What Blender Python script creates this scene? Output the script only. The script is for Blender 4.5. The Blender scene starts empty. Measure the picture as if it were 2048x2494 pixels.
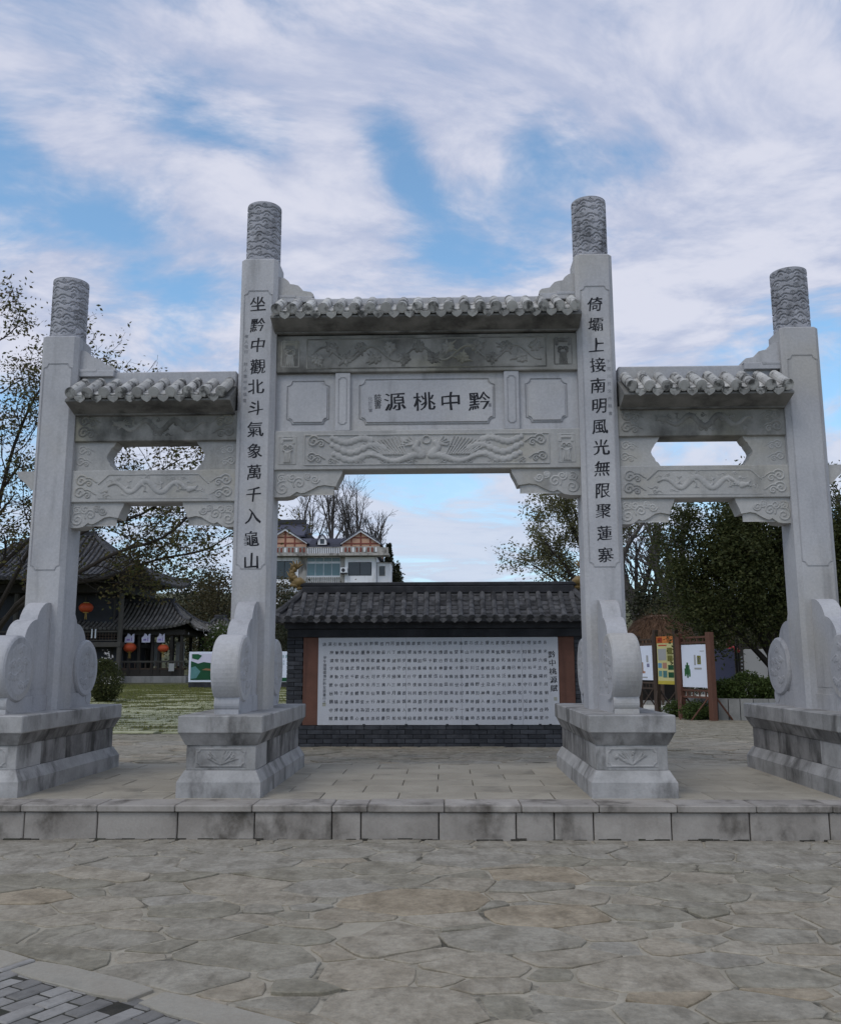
import bpy, math, random
import numpy as np
from mathutils import Matrix, Vector

scene = bpy.context.scene
COL = scene.collection
RNG = np.random.default_rng(7)
random.seed(7)

# ------------------------------------------------------------------ camera
cam_data = bpy.data.cameras.new("camera")
cam = bpy.data.objects.new("camera", cam_data)
COL.objects.link(cam)
_fw = Vector((-0.0264427, 0.98573402, 0.16622044))
_rt = Vector((0.99962376, 0.02728631, -0.00279324))
_up = Vector((0.00728893, -0.16608404, 0.98608466))
_m = Matrix.Identity(4)
for i in range(3):
    _m[i][0] = _rt[i]; _m[i][1] = _up[i]; _m[i][2] = -_fw[i]
_m[2][3] = 1.55
cam.matrix_world = _m
cam_data.sensor_fit = 'HORIZONTAL'
cam_data.sensor_width = 36.0
cam_data.lens = 36.0 * 2202.7 / 2048.0
cam_data.clip_start = 0.05
cam_data.clip_end = 6000.0
scene.camera = cam
CAMF = np.array(_fw); CAMR = np.array(_rt); CAMU = np.array(_up)

# ------------------------------------------------------------------ view
scene.view_settings.view_transform = 'Standard'
scene.view_settings.look = 'None'
scene.view_settings.gamma = 1.0
scene.view_settings.exposure = 0.18
scene.view_settings.use_curve_mapping = False
scene.cycles.max_bounces = 5
scene.cycles.diffuse_bounces = 3
scene.cycles.transparent_max_bounces = 6

# ------------------------------------------------------------------ sun
SUN_EL, SUN_AZ = math.radians(52), math.radians(-145)   # azimuth from +Y towards +X
sd = bpy.data.lights.new("sun", 'SUN')
sd.energy = 0.8
sd.angle = math.radians(25)
sd.color = (1.0, 0.96, 0.90)
sun = bpy.data.objects.new("sun", sd)
COL.objects.link(sun)
_sdir = Vector((math.cos(SUN_EL) * math.sin(SUN_AZ), math.cos(SUN_EL) * math.cos(SUN_AZ), math.sin(SUN_EL)))
sun.rotation_euler = _sdir.to_track_quat('Z', 'Y').to_euler()
sun.location = (0, 0, 60)

# ------------------------------------------------------------------ node helpers
def node(nt, kind, ins=None, **props):
    n = nt.nodes.new(kind)
    for k, v in props.items():
        setattr(n, k, v)
    for k, v in (ins or {}).items():
        sock = n.inputs[k]
        if isinstance(v, bpy.types.NodeSocket):
            nt.links.new(v, sock)
        else:
            sock.default_value = v
    return n

def vmath(nt, op, a, b=None):
    n = nt.nodes.new('ShaderNodeVectorMath'); n.operation = op
    for i, v in enumerate((a, b)):
        if v is None: continue
        if isinstance(v, bpy.types.NodeSocket): nt.links.new(v, n.inputs[i])
        else: n.inputs[i].default_value = v
    return n

def fmath(nt, op, a, b=None, c=None, clamp=False):
    n = nt.nodes.new('ShaderNodeMath'); n.operation = op; n.use_clamp = clamp
    for i, v in enumerate((a, b, c)):
        if v is None: continue
        if isinstance(v, bpy.types.NodeSocket): nt.links.new(v, n.inputs[i])
        else: n.inputs[i].default_value = v
    return n.outputs[0]

def mixc(nt, fac, a, b, mode='MIX'):
    n = nt.nodes.new('ShaderNodeMix'); n.data_type = 'RGBA'; n.blend_type = mode
    n.clamp_factor = True
    for idx, v in ((0, fac), (6, a), (7, b)):
        if isinstance(v, bpy.types.NodeSocket): nt.links.new(v, n.inputs[idx])
        else: n.inputs[idx].default_value = (tuple(v) + (1.0,))[:4] if idx else v
    return n.outputs[2]

def ramp(nt, fac, lo, hi, smooth=True):
    n = nt.nodes.new('ShaderNodeMapRange')
    n.interpolation_type = 'SMOOTHSTEP' if smooth else 'LINEAR'
    nt.links.new(fac, n.inputs[0])
    n.inputs[1].default_value = lo; n.inputs[2].default_value = hi
    return n.outputs[0]

# ------------------------------------------------------------------ world: Nishita sky + cloud layer
world = bpy.data.worlds.new("World")
scene.world = world
world.use_nodes = True
wt = world.node_tree
wt.nodes.clear()
wout = wt.nodes.new('ShaderNodeOutputWorld')
sky = node(wt, 'ShaderNodeTexSky', sky_type='NISHITA', sun_disc=False)
sky.sun_elevation = SUN_EL
sky.sun_rotation = SUN_AZ
sky.altitude = 300
sky.air_density = 1.0
sky.dust_density = 0.6
sky.ozone_density = 2.0
tc = wt.nodes.new('ShaderNodeTexCoord')
D = vmath(wt, 'NORMALIZE', tc.outputs['Generated']).outputs[0]
sep = node(wt, 'ShaderNodeSeparateXYZ', {0: D})
zz = fmath(wt, 'ADD', fmath(wt, 'MAXIMUM', sep.outputs[2], 0.0), 0.22)
px = fmath(wt, 'DIVIDE', sep.outputs[0], zz)
py = fmath(wt, 'DIVIDE', sep.outputs[1], zz)
P = node(wt, 'ShaderNodeCombineXYZ', {0: px, 1: py, 2: 0.0}).outputs[0]
# streaks run from lower right to upper left of the cloud deck
Prot = node(wt, 'ShaderNodeMapping', {0: P, 2: (0, 0, math.radians(-32)), 3: (0.80, 1.12, 1.0)}).outputs[0]
warp = node(wt, 'ShaderNodeTexNoise', {0: Prot, 'Scale': 1.3, 'Detail': 2.0}, noise_dimensions='3D')
_ws = vmath(wt, 'SCALE', vmath(wt, 'SUBTRACT', warp.outputs['Color'], (0.5, 0.5, 0.5)).outputs[0])
_ws.inputs[3].default_value = 0.55
Pw = vmath(wt, 'ADD', Prot, _ws.outputs[0]).outputs[0]
n1 = node(wt, 'ShaderNodeTexNoise', {0: Pw, 'Scale': 3.0, 'Detail': 7.0, 'Roughness': 0.58, 'Lacunarity': 2.1})
n2 = node(wt, 'ShaderNodeTexNoise', {0: vmath(wt, 'ADD', Pw, (7.3, 2.1, 4.0)).outputs[0], 'Scale': 1.2, 'Detail': 3.0, 'Roughness': 0.55})
n3 = node(wt, 'ShaderNodeTexNoise', {0: vmath(wt, 'ADD', Pw, (1.7, 9.1, 2.0)).outputs[0], 'Scale': 8.0, 'Detail': 5.0, 'Roughness': 0.62})

def dir_of(u, v):          # direction in the sky of a gap seen in the cloud deck
    d = CAMF + CAMR * (u - 1024) / 2202.7 - CAMU * (v - 1247) / 2202.7
    return d / np.linalg.norm(d)
GAPS = [(-60, 380, 60, .20), (90, 425, 55, .30), (240, 478, 50, .28), (370, 525, 50, .18), (20, 550, 50, .22),
        (430, 262, 55, .30), (550, 292, 50, .30), (680, 325, 52, .28), (260, 130, 100, .05), (60, 40, 120, .08), (620, 110, 110, .06),
        (925, 320, 48, .36), (985, 410, 50, .40), (1025, 490, 48, .30), (1095, 580, 60, .28), (1150, 205, 80, .12), (1290, 385, 60, .24), (1370, 440, 55, .20),
        (2040, 950, 150, .20), (1720, 1110, 130, .28), (2500, 300, 260, .3), (-500, 200, 260, .3), (900, -700, 320, .3)]
CLOUDS = [(60, 210, 90, .24), (170, 300, 80, .24), (20, 640, 120, .14), (380, 120, 120, .10), (300, 385, 70, .16), (480, 420, 80, .18), (740, 490, 110, .18), (820, 250, 70, .12),
          (1080, 320, 75, .20), (1190, 340, 60, .16), (1450, 250, 280, .20), (1700, 500, 280, .16)]
acc = None
for (u, v, s, a), sg in [(g, -1) for g in GAPS] + [(c, 1) for c in CLOUDS]:
    c = dir_of(u, v)
    dp = vmath(wt, 'DOT_PRODUCT', D, tuple(c)).outputs['Value']
    k = 1.0 / (s / 2202.7) ** 2
    e = fmath(wt, 'EXPONENT', fmath(wt, 'MULTIPLY', fmath(wt, 'SUBTRACT', dp, 1.0), k))
    acc = fmath(wt, 'MULTIPLY_ADD', e, sg * a, acc if acc is not None else 0.0)
def cen(n, k): return fmath(wt, 'MULTIPLY', fmath(wt, 'SUBTRACT', n.outputs[0], 0.5), k)
cov = fmath(wt, 'ADD', fmath(wt, 'ADD', cen(n1, 1.7), cen(n2, 1.2)), fmath(wt, 'ADD', cen(n3, 0.7), acc))
cov = fmath(wt, 'ADD', cov, 0.60)
cl = ramp(wt, cov, 0.16, 0.68)
# the veil thickens towards the horizon
veil = ramp(wt, sep.outputs[2], 0.34, 0.06)
cl = fmath(wt, 'MAXIMUM', cl, fmath(wt, 'MULTIPLY', veil, 0.62))
cl = fmath(wt, 'MULTIPLY_ADD', cl, 0.88, 0.08, clamp=True)
shade = ramp(wt, fmath(wt, 'ADD', fmath(wt, 'ADD', cen(n3, 1.5), cen(n2, 1.3)), fmath(wt, 'MULTIPLY', cov, 0.40)), -0.10, 0.60)
cloud_col = mixc(wt, shade, (3.25, 3.6, 4.75), (4.85, 4.95, 5.7))
cloud_col = mixc(wt, fmath(wt, 'MULTIPLY', veil, 0.7), cloud_col, (3.9, 4.5, 5.6))
skyt = mixc(wt, 1.0, sky.outputs[0], (1.15, 1.45, 1.42), 'MULTIPLY')
skyc = mixc(wt, cl, skyt, cloud_col)
bg = node(wt, 'ShaderNodeBackground', {0: skyc, 1: 0.13})
wt.links.new(bg.outputs[0], wout.inputs[0])

# ------------------------------------------------------------------ materials
MATS = {}
def new_mat(name):
    m = bpy.data.materials.new(name); m.use_nodes = True
    nt = m.node_tree
    b = nt.nodes['Principled BSDF']
    MATS[name] = m
    return m, nt, b

def stone(name, a, b, stain=(0.06, 0.06, 0.055), stain_amt=0.35, scale=1.4, rnd=0.12, bump=0.25, rough=0.85,
          streak=(5.0, 5.0, 0.55), tint=None, tint_amt=0.0, lo=0.50, hi=0.72, fine=45.0, grain=0.36):
    m, nt, bs = new_mat(name)
    geo = nt.nodes.new('ShaderNodeNewGeometry')
    oi = nt.nodes.new('ShaderNodeObjectInfo')
    off = vmath(nt, 'SCALE', (37.0, 17.0, 53.0)); nt.links.new(oi.outputs['Random'], off.inputs[3])
    pos = vmath(nt, 'ADD', geo.outputs['Position'], off.outputs[0]).outputs[0]
    na = node(nt, 'ShaderNodeTexNoise', {0: pos, 'Scale': scale, 'Detail': 7.0, 'Roughness': 0.6})
    col = mixc(nt, ramp(nt, na.outputs[0], 0.32, 0.68), a, b)
    if tint is not None:
        nti = node(nt, 'ShaderNodeTexNoise', {0: vmath(nt, 'ADD', pos, (9.0, 3.0, 1.0)).outputs[0], 'Scale': scale * 0.7, 'Detail': 5.0})
        col = mixc(nt, fmath(nt, 'MULTIPLY', ramp(nt, nti.outputs[0], 0.5, 0.7), tint_amt), col, tint)
    st = node(nt, 'ShaderNodeTexNoise', {0: vmath(nt, 'MULTIPLY', pos, streak).outputs[0], 'Scale': 1.0, 'Detail': 8.0, 'Roughness': 0.62})
    col = mixc(nt, fmath(nt, 'MULTIPLY', ramp(nt, st.outputs[0], lo, hi), stain_amt), col, stain)
    nf = node(nt, 'ShaderNodeTexNoise', {0: pos, 'Scale': fine, 'Detail': 4.0, 'Roughness': 0.7})
    br = fmath(nt, 'MULTIPLY_ADD', oi.outputs['Random'], 2 * rnd, 1.0 - rnd)
    br = fmath(nt, 'MULTIPLY', br, fmath(nt, 'MULTIPLY_ADD', nf.outputs[0], grain, 1 - grain / 2))
    hs = node(nt, 'ShaderNodeVectorMath', operation='SCALE')
    nt.links.new(col, hs.inputs[0]); nt.links.new(br, hs.inputs[3])
    nt.links.new(hs.outputs[0], bs.inputs['Base Color'])
    bs.inputs['Roughness'].default_value = rough
    bs.inputs['Specular IOR Level'].default_value = 0.25
    if bump:
        h = fmath(nt, 'ADD', fmath(nt, 'MULTIPLY', nf.outputs[0], 0.5), na.outputs[0])
        bp = node(nt, 'ShaderNodeBump', {'Height': h, 'Strength': bump, 'Distance': 0.02})
        nt.links.new(bp.outputs[0], bs.inputs['Normal'])
    return m

def plain(name, col, rough=0.7, var=0.15, scale=6.0, metallic=0.0, spec=0.3, bump=0.0):
    m, nt, bs = new_mat(name)
    geo = nt.nodes.new('ShaderNodeNewGeometry')
    oi = nt.nodes.new('ShaderNodeObjectInfo')
    na = node(nt, 'ShaderNodeTexNoise', {0: geo.outputs['Position'], 'Scale': scale, 'Detail': 6.0, 'Roughness': 0.65})
    f = fmath(nt, 'MULTIPLY_ADD', na.outputs[0], 2 * var, 1.0 - var)
    f = fmath(nt, 'MULTIPLY', f, fmath(nt, 'MULTIPLY_ADD', oi.outputs['Random'], var, 1.0 - var / 2))
    hs = node(nt, 'ShaderNodeVectorMath', operation='SCALE')
    hs.inputs[0].default_value = col; nt.links.new(f, hs.inputs[3])
    nt.links.new(hs.outputs[0], bs.inputs['Base Color'])
    bs.inputs['Roughness'].default_value = rough
    bs.inputs['Metallic'].default_value = metallic
    bs.inputs['Specular IOR Level'].default_value = spec
    if bump:
        bp = node(nt, 'ShaderNodeBump', {'Height': na.outputs[0], 'Strength': bump, 'Distance': 0.02})
        nt.links.new(bp.outputs[0], bs.inputs['Normal'])
    return m

def leaf(name, cols, trans=0.35, rough=0.6):
    m, nt, bs = new_mat(name)
    geo = nt.nodes.new('ShaderNodeNewGeometry')
    cr = nt.nodes.new('ShaderNodeValToRGB')
    el = cr.color_ramp.elements
    el[0].color = cols[0] + (1,); el[1].color = cols[-1] + (1,)
    for i, c in enumerate(cols[1:-1]):
        e = el.new((i + 1) / (len(cols) - 1)); e.color = c + (1,)
    nt.links.new(geo.outputs['Random Per Island'], cr.inputs[0])
    nt.links.new(cr.outputs[0], bs.inputs['Base Color'])
    bs.inputs['Roughness'].default_value = rough
    bs.inputs['Specular IOR Level'].default_value = 0.2
    tr = nt.nodes.new('ShaderNodeBsdfTranslucent')
    nt.links.new(cr.outputs[0], tr.inputs[0])
    mx = nt.nodes.new('ShaderNodeMixShader'); mx.inputs[0].default_value = trans
    nt.links.new(bs.outputs[0], mx.inputs[1]); nt.links.new(tr.outputs[0], mx.inputs[2])
    nt.links.new(mx.outputs[0], nt.nodes['Material Output'].inputs[0])
    return m

stone('gate_stone', (0.40, 0.40, 0.415), (0.49, 0.485, 0.49), stain=(0.15, 0.15, 0.15), stain_amt=0.50, scale=1.1, rnd=0.04, bump=0.25, grain=0.46, fine=36,
      tint=(0.43, 0.40, 0.34), tint_amt=0.5, lo=0.50, hi=0.78)
stone('beam_stone', (0.37, 0.365, 0.355), (0.46, 0.45, 0.43), stain=(0.13, 0.13, 0.125), stain_amt=0.55, scale=1.6, rnd=0.05, bump=0.25, grain=0.46, fine=36,
      streak=(2.2, 2.2, 0.9), tint=(0.40, 0.37, 0.30), tint_amt=0.55, lo=0.5, hi=0.75)
stone('pedestal_stone', (0.28, 0.275, 0.265), (0.42, 0.41, 0.40), stain=(0.07, 0.067, 0.063), stain_amt=0.8, scale=2.6, rnd=0.10, bump=0.3,
      streak=(3.2, 3.2, 1.5), lo=0.47, hi=0.72)
stone('finial_stone', (0.33, 0.335, 0.36), (0.44, 0.44, 0.47), stain=(0.06, 0.06, 0.065), stain_amt=0.7, scale=3.0, rnd=0.05, bump=0.3,
      streak=(5, 5, 2.0), lo=0.46, hi=0.7)
stone('roof_stone', (0.40, 0.39, 0.37), (0.54, 0.53, 0.50), stain=(0.045, 0.045, 0.042), stain_amt=0.88, scale=3.0, rnd=0.16, bump=0.35,
      streak=(9, 9, 7), lo=0.48, hi=0.64)
stone('weathered_shaded_beam', (0.20, 0.195, 0.175), (0.33, 0.32, 0.295), stain=(0.055, 0.054, 0.048), stain_amt=0.8, scale=2.2, rnd=0.05, bump=0.2,  # upper beams: lichen stains plus shade from the eaves, both in the colour
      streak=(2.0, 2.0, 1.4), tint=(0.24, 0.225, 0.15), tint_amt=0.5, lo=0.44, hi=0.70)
stone('weathered_shaded_stone', (0.14, 0.138, 0.13), (0.25, 0.245, 0.23), stain=(0.035, 0.035, 0.033), stain_amt=0.7, scale=2.5, rnd=0.05, bump=0.2, streak=(3, 3, 3), lo=0.45, hi=0.7)  # soffit stone: weathering and the eave shade both put into this dark colour
stone('flagstone', (0.245, 0.220, 0.175), (0.345, 0.315, 0.260), stain=(0.13, 0.113, 0.085), stain_amt=0.55, scale=4.5, rnd=0.0, bump=0.8,
      streak=(9, 4, 6), lo=0.48, hi=0.72, fine=26.0, grain=0.95)
stone('mortar', (0.29, 0.26, 0.20), (0.40, 0.36, 0.285), stain=(0.045, 0.042, 0.03), stain_amt=0.85, scale=3.0, rnd=0.0, bump=0.5,
      streak=(2.5, 2.5, 2.5), lo=0.52, hi=0.66)
stone('riser_stone', (0.275, 0.25, 0.222), (0.375, 0.345, 0.31), stain=(0.075, 0.065, 0.053), stain_amt=0.95, scale=2.2, rnd=0.10, bump=0.3,
      streak=(2.6, 2.6, 1.9), lo=0.47, hi=0.72)
stone('paving_slab', (0.30, 0.27, 0.215), (0.37, 0.335, 0.27), stain=(0.10, 0.095, 0.08), stain_amt=0.5, scale=1.6, rnd=0.08, bump=0.3,
      streak=(2, 2, 2), lo=0.5, hi=0.75)
stone('kerb_stone', (0.30, 0.27, 0.22), (0.36, 0.335, 0.28), stain=(0.12, 0.11, 0.09), stain_amt=0.4, scale=3, rnd=0.05, bump=0.3, streak=(3, 3, 3))
stone('paver_brick', (0.19, 0.18, 0.165), (0.28, 0.268, 0.248), stain=(0.09, 0.085, 0.078), stain_amt=0.6, scale=5, rnd=0.32, bump=0.35, streak=(5, 5, 5))
stone('pedestal_mould', (0.15, 0.145, 0.14), (0.30, 0.29, 0.28), stain=(0.045, 0.043, 0.04), stain_amt=0.85, scale=3.2, rnd=0.16, bump=0.3,
      streak=(4.0, 4.0, 1.3), lo=0.44, hi=0.66)
stone('roof_tile_old', (0.10, 0.095, 0.085), (0.19, 0.175, 0.155), stain=(0.03, 0.03, 0.028), stain_amt=0.7, scale=3, rnd=0.1, bump=0.3, streak=(4, 4, 4), lo=0.46, hi=0.7)
stone('dark_soil', (0.030, 0.028, 0.022), (0.055, 0.05, 0.04), stain=(0.02, 0.03, 0.012), stain_amt=0.6, scale=6, rnd=0, bump=0.5, streak=(6, 6, 6))
stone('lawn_slab', (0.285, 0.29, 0.175), (0.385, 0.38, 0.25), stain=(0.10, 0.12, 0.045), stain_amt=0.6, scale=2.5, rnd=0.14, bump=0.3, streak=(2, 2, 2))
stone('earth', (0.07, 0.075, 0.035), (0.12, 0.115, 0.06), stain=(0.035, 0.045, 0.018), stain_amt=0.7, scale=0.6, rnd=0, bump=0.5, streak=(1, 1, 1))
stone('screen_brick', (0.040, 0.043, 0.050), (0.070, 0.073, 0.082), stain=(0.02, 0.02, 0.022), stain_amt=0.6, scale=5, rnd=0.30, bump=0.3, streak=(4, 4, 2))
stone('screen_mortar', (0.022, 0.023, 0.026), (0.035, 0.036, 0.04), stain_amt=0.3, scale=5, rnd=0, bump=0.3)
stone('roof_tile_grey', (0.055, 0.055, 0.058), (0.105, 0.103, 0.105), stain=(0.022, 0.022, 0.023), stain_amt=0.8, scale=6, rnd=0.35, bump=0.35,
      streak=(7, 7, 7), lo=0.44, hi=0.66)
stone('dark_plaster', (0.028, 0.029, 0.033), (0.048, 0.049, 0.055), stain=(0.015, 0.015, 0.017), stain_amt=0.5, scale=3, rnd=0.1, bump=0.2)
stone('white_panel', (0.52, 0.53, 0.565), (0.58, 0.59, 0.62), stain=(0.42, 0.42, 0.42), stain_amt=0.25, scale=0.9, rnd=0, bump=0.03, rough=0.5)
stone('red_render', (0.125, 0.062, 0.045), (0.165, 0.08, 0.058), stain=(0.07, 0.035, 0.028), stain_amt=0.5, scale=3, rnd=0, bump=0.2)
stone('concrete_grey', (0.20, 0.20, 0.19), (0.28, 0.275, 0.26), stain=(0.06, 0.06, 0.05), stain_amt=0.6, scale=2, rnd=0.05, bump=0.3)
stone('pale_concrete', (0.50, 0.48, 0.42), (0.56, 0.54, 0.48), stain=(0.3, 0.28, 0.25), stain_amt=0.3, scale=1, rnd=0, bump=0.1)
stone('house_white', (0.78, 0.78, 0.79), (0.84, 0.84, 0.85), stain=(0.30, 0.29, 0.28), stain_amt=0.45, scale=0.5, rnd=0, bump=0.0, streak=(1.5, 1.5, 0.3))
stone('house_aged', (0.33, 0.31, 0.28), (0.45, 0.42, 0.38), stain=(0.10, 0.09, 0.08), stain_amt=0.8, scale=1.0, rnd=0.1, bump=0.0, streak=(2, 2, 1), lo=0.45, hi=0.65)
plain('house_peach', (0.55, 0.33, 0.22), var=0.08, scale=1)
plain('house_redwood', (0.22, 0.065, 0.045), var=0.15, scale=2)
plain('house_slate', (0.062, 0.062, 0.085), var=0.3, scale=3, rough=0.6)
plain('ink', (0.012, 0.012, 0.016), rough=0.55, var=0.1, scale=30)
plain('faint_ink', (0.19, 0.19, 0.205), rough=0.7, var=0.1, scale=30)
plain('seal_ink', (0.36, 0.36, 0.30), rough=0.7, var=0.1)
plain('gold_glaze', (0.19, 0.13, 0.05), rough=0.45, var=0.45, scale=14, bump=0.4)
plain('dark_timber', (0.030, 0.025, 0.020), rough=0.6, var=0.35, scale=9)
plain('grey_timber', (0.075, 0.068, 0.058), rough=0.75, var=0.3, scale=9)
plain('brown_timber', (0.115, 0.052, 0.034), rough=0.6, var=0.3, scale=8)
plain('old_timber', (0.060, 0.040, 0.028), rough=0.7, var=0.3, scale=8)
plain('dark_wall', (0.045, 0.046, 0.052), rough=0.8, var=0.15, scale=4)
plain('lantern_red', (0.52, 0.085, 0.03), rough=0.5, var=0.12, scale=10)
plain('lantern_gold', (0.5, 0.33, 0.08), rough=0.5)
plain('banner_white', (0.62, 0.60, 0.72), rough=0.7, var=0.06)
plain('banner_print', (0.30, 0.22, 0.48), rough=0.7)
plain('board_white', (0.74, 0.78, 0.88), rough=0.35, var=0.03, scale=2)
plain('board_yellow', (0.60, 0.56, 0.26), rough=0.4, var=0.06)
plain('board_gold', (0.52, 0.42, 0.06), rough=0.4, var=0.2)
plain('board_orange', (0.62, 0.20, 0.045), rough=0.4, var=0.25, scale=5)
plain('board_red', (0.50, 0.06, 0.03), rough=0.4)
plain('board_green', (0.045, 0.15, 0.055), rough=0.4, var=0.4, scale=7)
plain('board_green_deep', (0.012, 0.085, 0.035), rough=0.4, var=0.4, scale=4)
plain('board_olive', (0.17, 0.16, 0.035), rough=0.4, var=0.4, scale=9)
plain('board_brown', (0.28, 0.15, 0.07), rough=0.5, var=0.3, scale=12)
plain('board_blue', (0.12, 0.27, 0.42), rough=0.4, var=0.3, scale=6)
plain('board_teal', (0.10, 0.24, 0.24), rough=0.4, var=0.4, scale=9)
plain('board_skin', (0.42, 0.22, 0.15), rough=0.4, var=0.2)
plain('board_lilac', (0.20, 0.20, 0.31), rough=0.55, var=0.10, scale=3)
plain('board_grey', (0.36, 0.36, 0.35), rough=0.5, var=0.05)
plain('red_plastic', (0.42, 0.03, 0.03), rough=0.4)
plain('metal_grey', (0.30, 0.30, 0.30), rough=0.5, metallic=0.3)
plain('white_metal', (0.72, 0.74, 0.76), rough=0.4, var=0.05)
plain('thatch', (0.16, 0.095, 0.058), rough=0.95, var=0.6, scale=18)
plain('bark', (0.040, 0.033, 0.027), rough=0.95, var=0.4, scale=14)
plain('bark_grey', (0.085, 0.076, 0.07), rough=0.95, var=0.3, scale=10)
plain('glass_dark', (0.020, 0.023, 0.030), rough=0.12, var=0.4, scale=1.2, spec=0.6)
plain('glass_teal', (0.085, 0.16, 0.18), rough=0.2, var=0.25, scale=0.9, spec=0.6)
plain('curtain', (0.10, 0.10, 0.13), rough=0.8)
leaf('leaf_young', [(0.080, 0.088, 0.026), (0.13, 0.125, 0.045), (0.11, 0.075, 0.035), (0.06, 0.075, 0.026)], trans=0.45)
leaf('leaf_evergreen', [(0.034, 0.046, 0.016), (0.062, 0.074, 0.024), (0.095, 0.098, 0.034), (0.045, 0.058, 0.022)], trans=0.38)
leaf('leaf_pale', [(0.14, 0.14, 0.06), (0.20, 0.185, 0.10), (0.11, 0.115, 0.045)], trans=0.45)
leaf('leaf_wood', [(0.026, 0.032, 0.017), (0.046, 0.052, 0.027), (0.066, 0.062, 0.036)], trans=0.3)
leaf('leaf_brown', [(0.075, 0.065, 0.03), (0.10, 0.08, 0.04), (0.05, 0.052, 0.022)])
leaf('leaf_shrub', [(0.055, 0.085, 0.022), (0.095, 0.13, 0.036), (0.04, 0.062, 0.019)])
leaf('leaf_blossom', [(0.55, 0.52, 0.50), (0.62, 0.60, 0.58)])
leaf('grass_blade', [(0.17, 0.19, 0.05), (0.25, 0.25, 0.075), (0.13, 0.155, 0.04), (0.28, 0.26, 0.11)], trans=0.45)
leaf('straw', [(0.20, 0.115, 0.07), (0.13, 0.075, 0.045), (0.25, 0.15, 0.09), (0.09, 0.055, 0.035)], trans=0.1)
# flagstones: each stone has its own hue
m = MATS['flagstone']; nt = m.node_tree
bs = nt.nodes['Principled BSDF']
src = bs.inputs['Base Color'].links[0].from_socket
oi = nt.nodes.new('ShaderNodeObjectInfo')
cr = nt.nodes.new('ShaderNodeValToRGB'); cr.color_ramp.interpolation = 'CONSTANT'
el = cr.color_ramp.elements
pal = [(0.0, (0.95, 0.95, 0.93)), (0.20, (1.02, 0.99, 0.94)), (0.40, (0.90, 0.90, 0.86)), (0.55, (1.06, 1.03, 0.98)), (0.70, (0.84, 0.84, 0.79)),
       (0.79, (1.04, 0.99, 0.92)), (0.87, (0.98, 0.99, 1.0)), (0.965, (1.05, 0.96, 0.84))]
el[0].position = 0; el[0].color = pal[0][1] + (1,)
el[1].position = pal[-1][0]; el[1].color = pal[-1][1] + (1,)
for p_, c_ in pal[1:-1]:
    e = el.new(p_); e.color = c_ + (1,)
nt.links.new(oi.outputs['Random'], cr.inputs[0])
mm = nt.nodes.new('ShaderNodeVectorMath'); mm.operation = 'MULTIPLY'
nt.links.new(src, mm.inputs[0]); nt.links.new(cr.outputs[0], mm.inputs[1])
nt.links.new(mm.outputs[0], bs.inputs['Base Color'])

# ------------------------------------------------------------------ mesh helpers
WLOC = {}
def tag(o, label=None, cat=None, group=None, kind=None):
    if label: o['label'] = label
    if cat: o['category'] = cat
    if group: o['group'] = group
    if kind: o['kind'] = kind
    return o

def attach(o, parent, loc):
    o.location = loc
    WLOC[o.name] = Vector(loc)
    if parent is not None:
        o.parent = parent
        o.matrix_parent_inverse = Matrix.Translation(-WLOC[parent.name])
    return o

def empty(name, loc, label=None, cat=None, group=None):
    o = bpy.data.objects.new(name, None)
    o.empty_display_size = 0.2
    COL.objects.link(o)
    attach(o, None, loc)
    return tag(o, label, cat, group)

def make_mesh(name, v, f, mat, smooth=False):
    me = bpy.data.meshes.new(name)
    if isinstance(f, np.ndarray) and f.ndim == 2:
        nv, nf, k = len(v), len(f), f.shape[1]
        me.vertices.add(nv); me.vertices.foreach_set('co', np.asarray(v, np.float32).ravel())
        me.loops.add(nf * k); me.loops.foreach_set('vertex_index', f.astype(np.int32).ravel())
        me.polygons.add(nf)
        me.polygons.foreach_set('loop_start', np.arange(0, nf * k, k, dtype=np.int32))
        me.polygons.foreach_set('loop_total', np.full(nf, k, np.int32))
        me.update(calc_edges=True)
    else:
        me.from_pydata([tuple(map(float, p)) for p in v], [], [tuple(int(i) for i in q) for q in f])
        me.update()
    me.materials.append(MATS[mat])
    if smooth:
        me.polygons.foreach_set('use_smooth', np.ones(len(me.polygons), bool))
    return me

def mobj(name, v, f, mat, parent=None, smooth=False, loc=None, kind=None):
    v = np.asarray(v, float)
    if loc is None:
        lo, hi = v.min(0), v.max(0)
        loc = ((lo[0] + hi[0]) / 2, (lo[1] + hi[1]) / 2, lo[2])
    me = make_mesh(name, v - np.array(loc), f, mat, smooth)
    o = bpy.data.objects.new(name, me)
    COL.objects.link(o)
    attach(o, parent, loc)
    if kind: o['kind'] = kind
    return o

def clone(src, parent, loc, rot=None, scale=None):
    o = bpy.data.objects.new(src.name.split('.')[0], src.data)
    COL.objects.link(o)
    attach(o, parent, loc)
    if rot is not None: o.rotation_euler = rot
    if scale is not None: o.scale = scale
    return o

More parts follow.
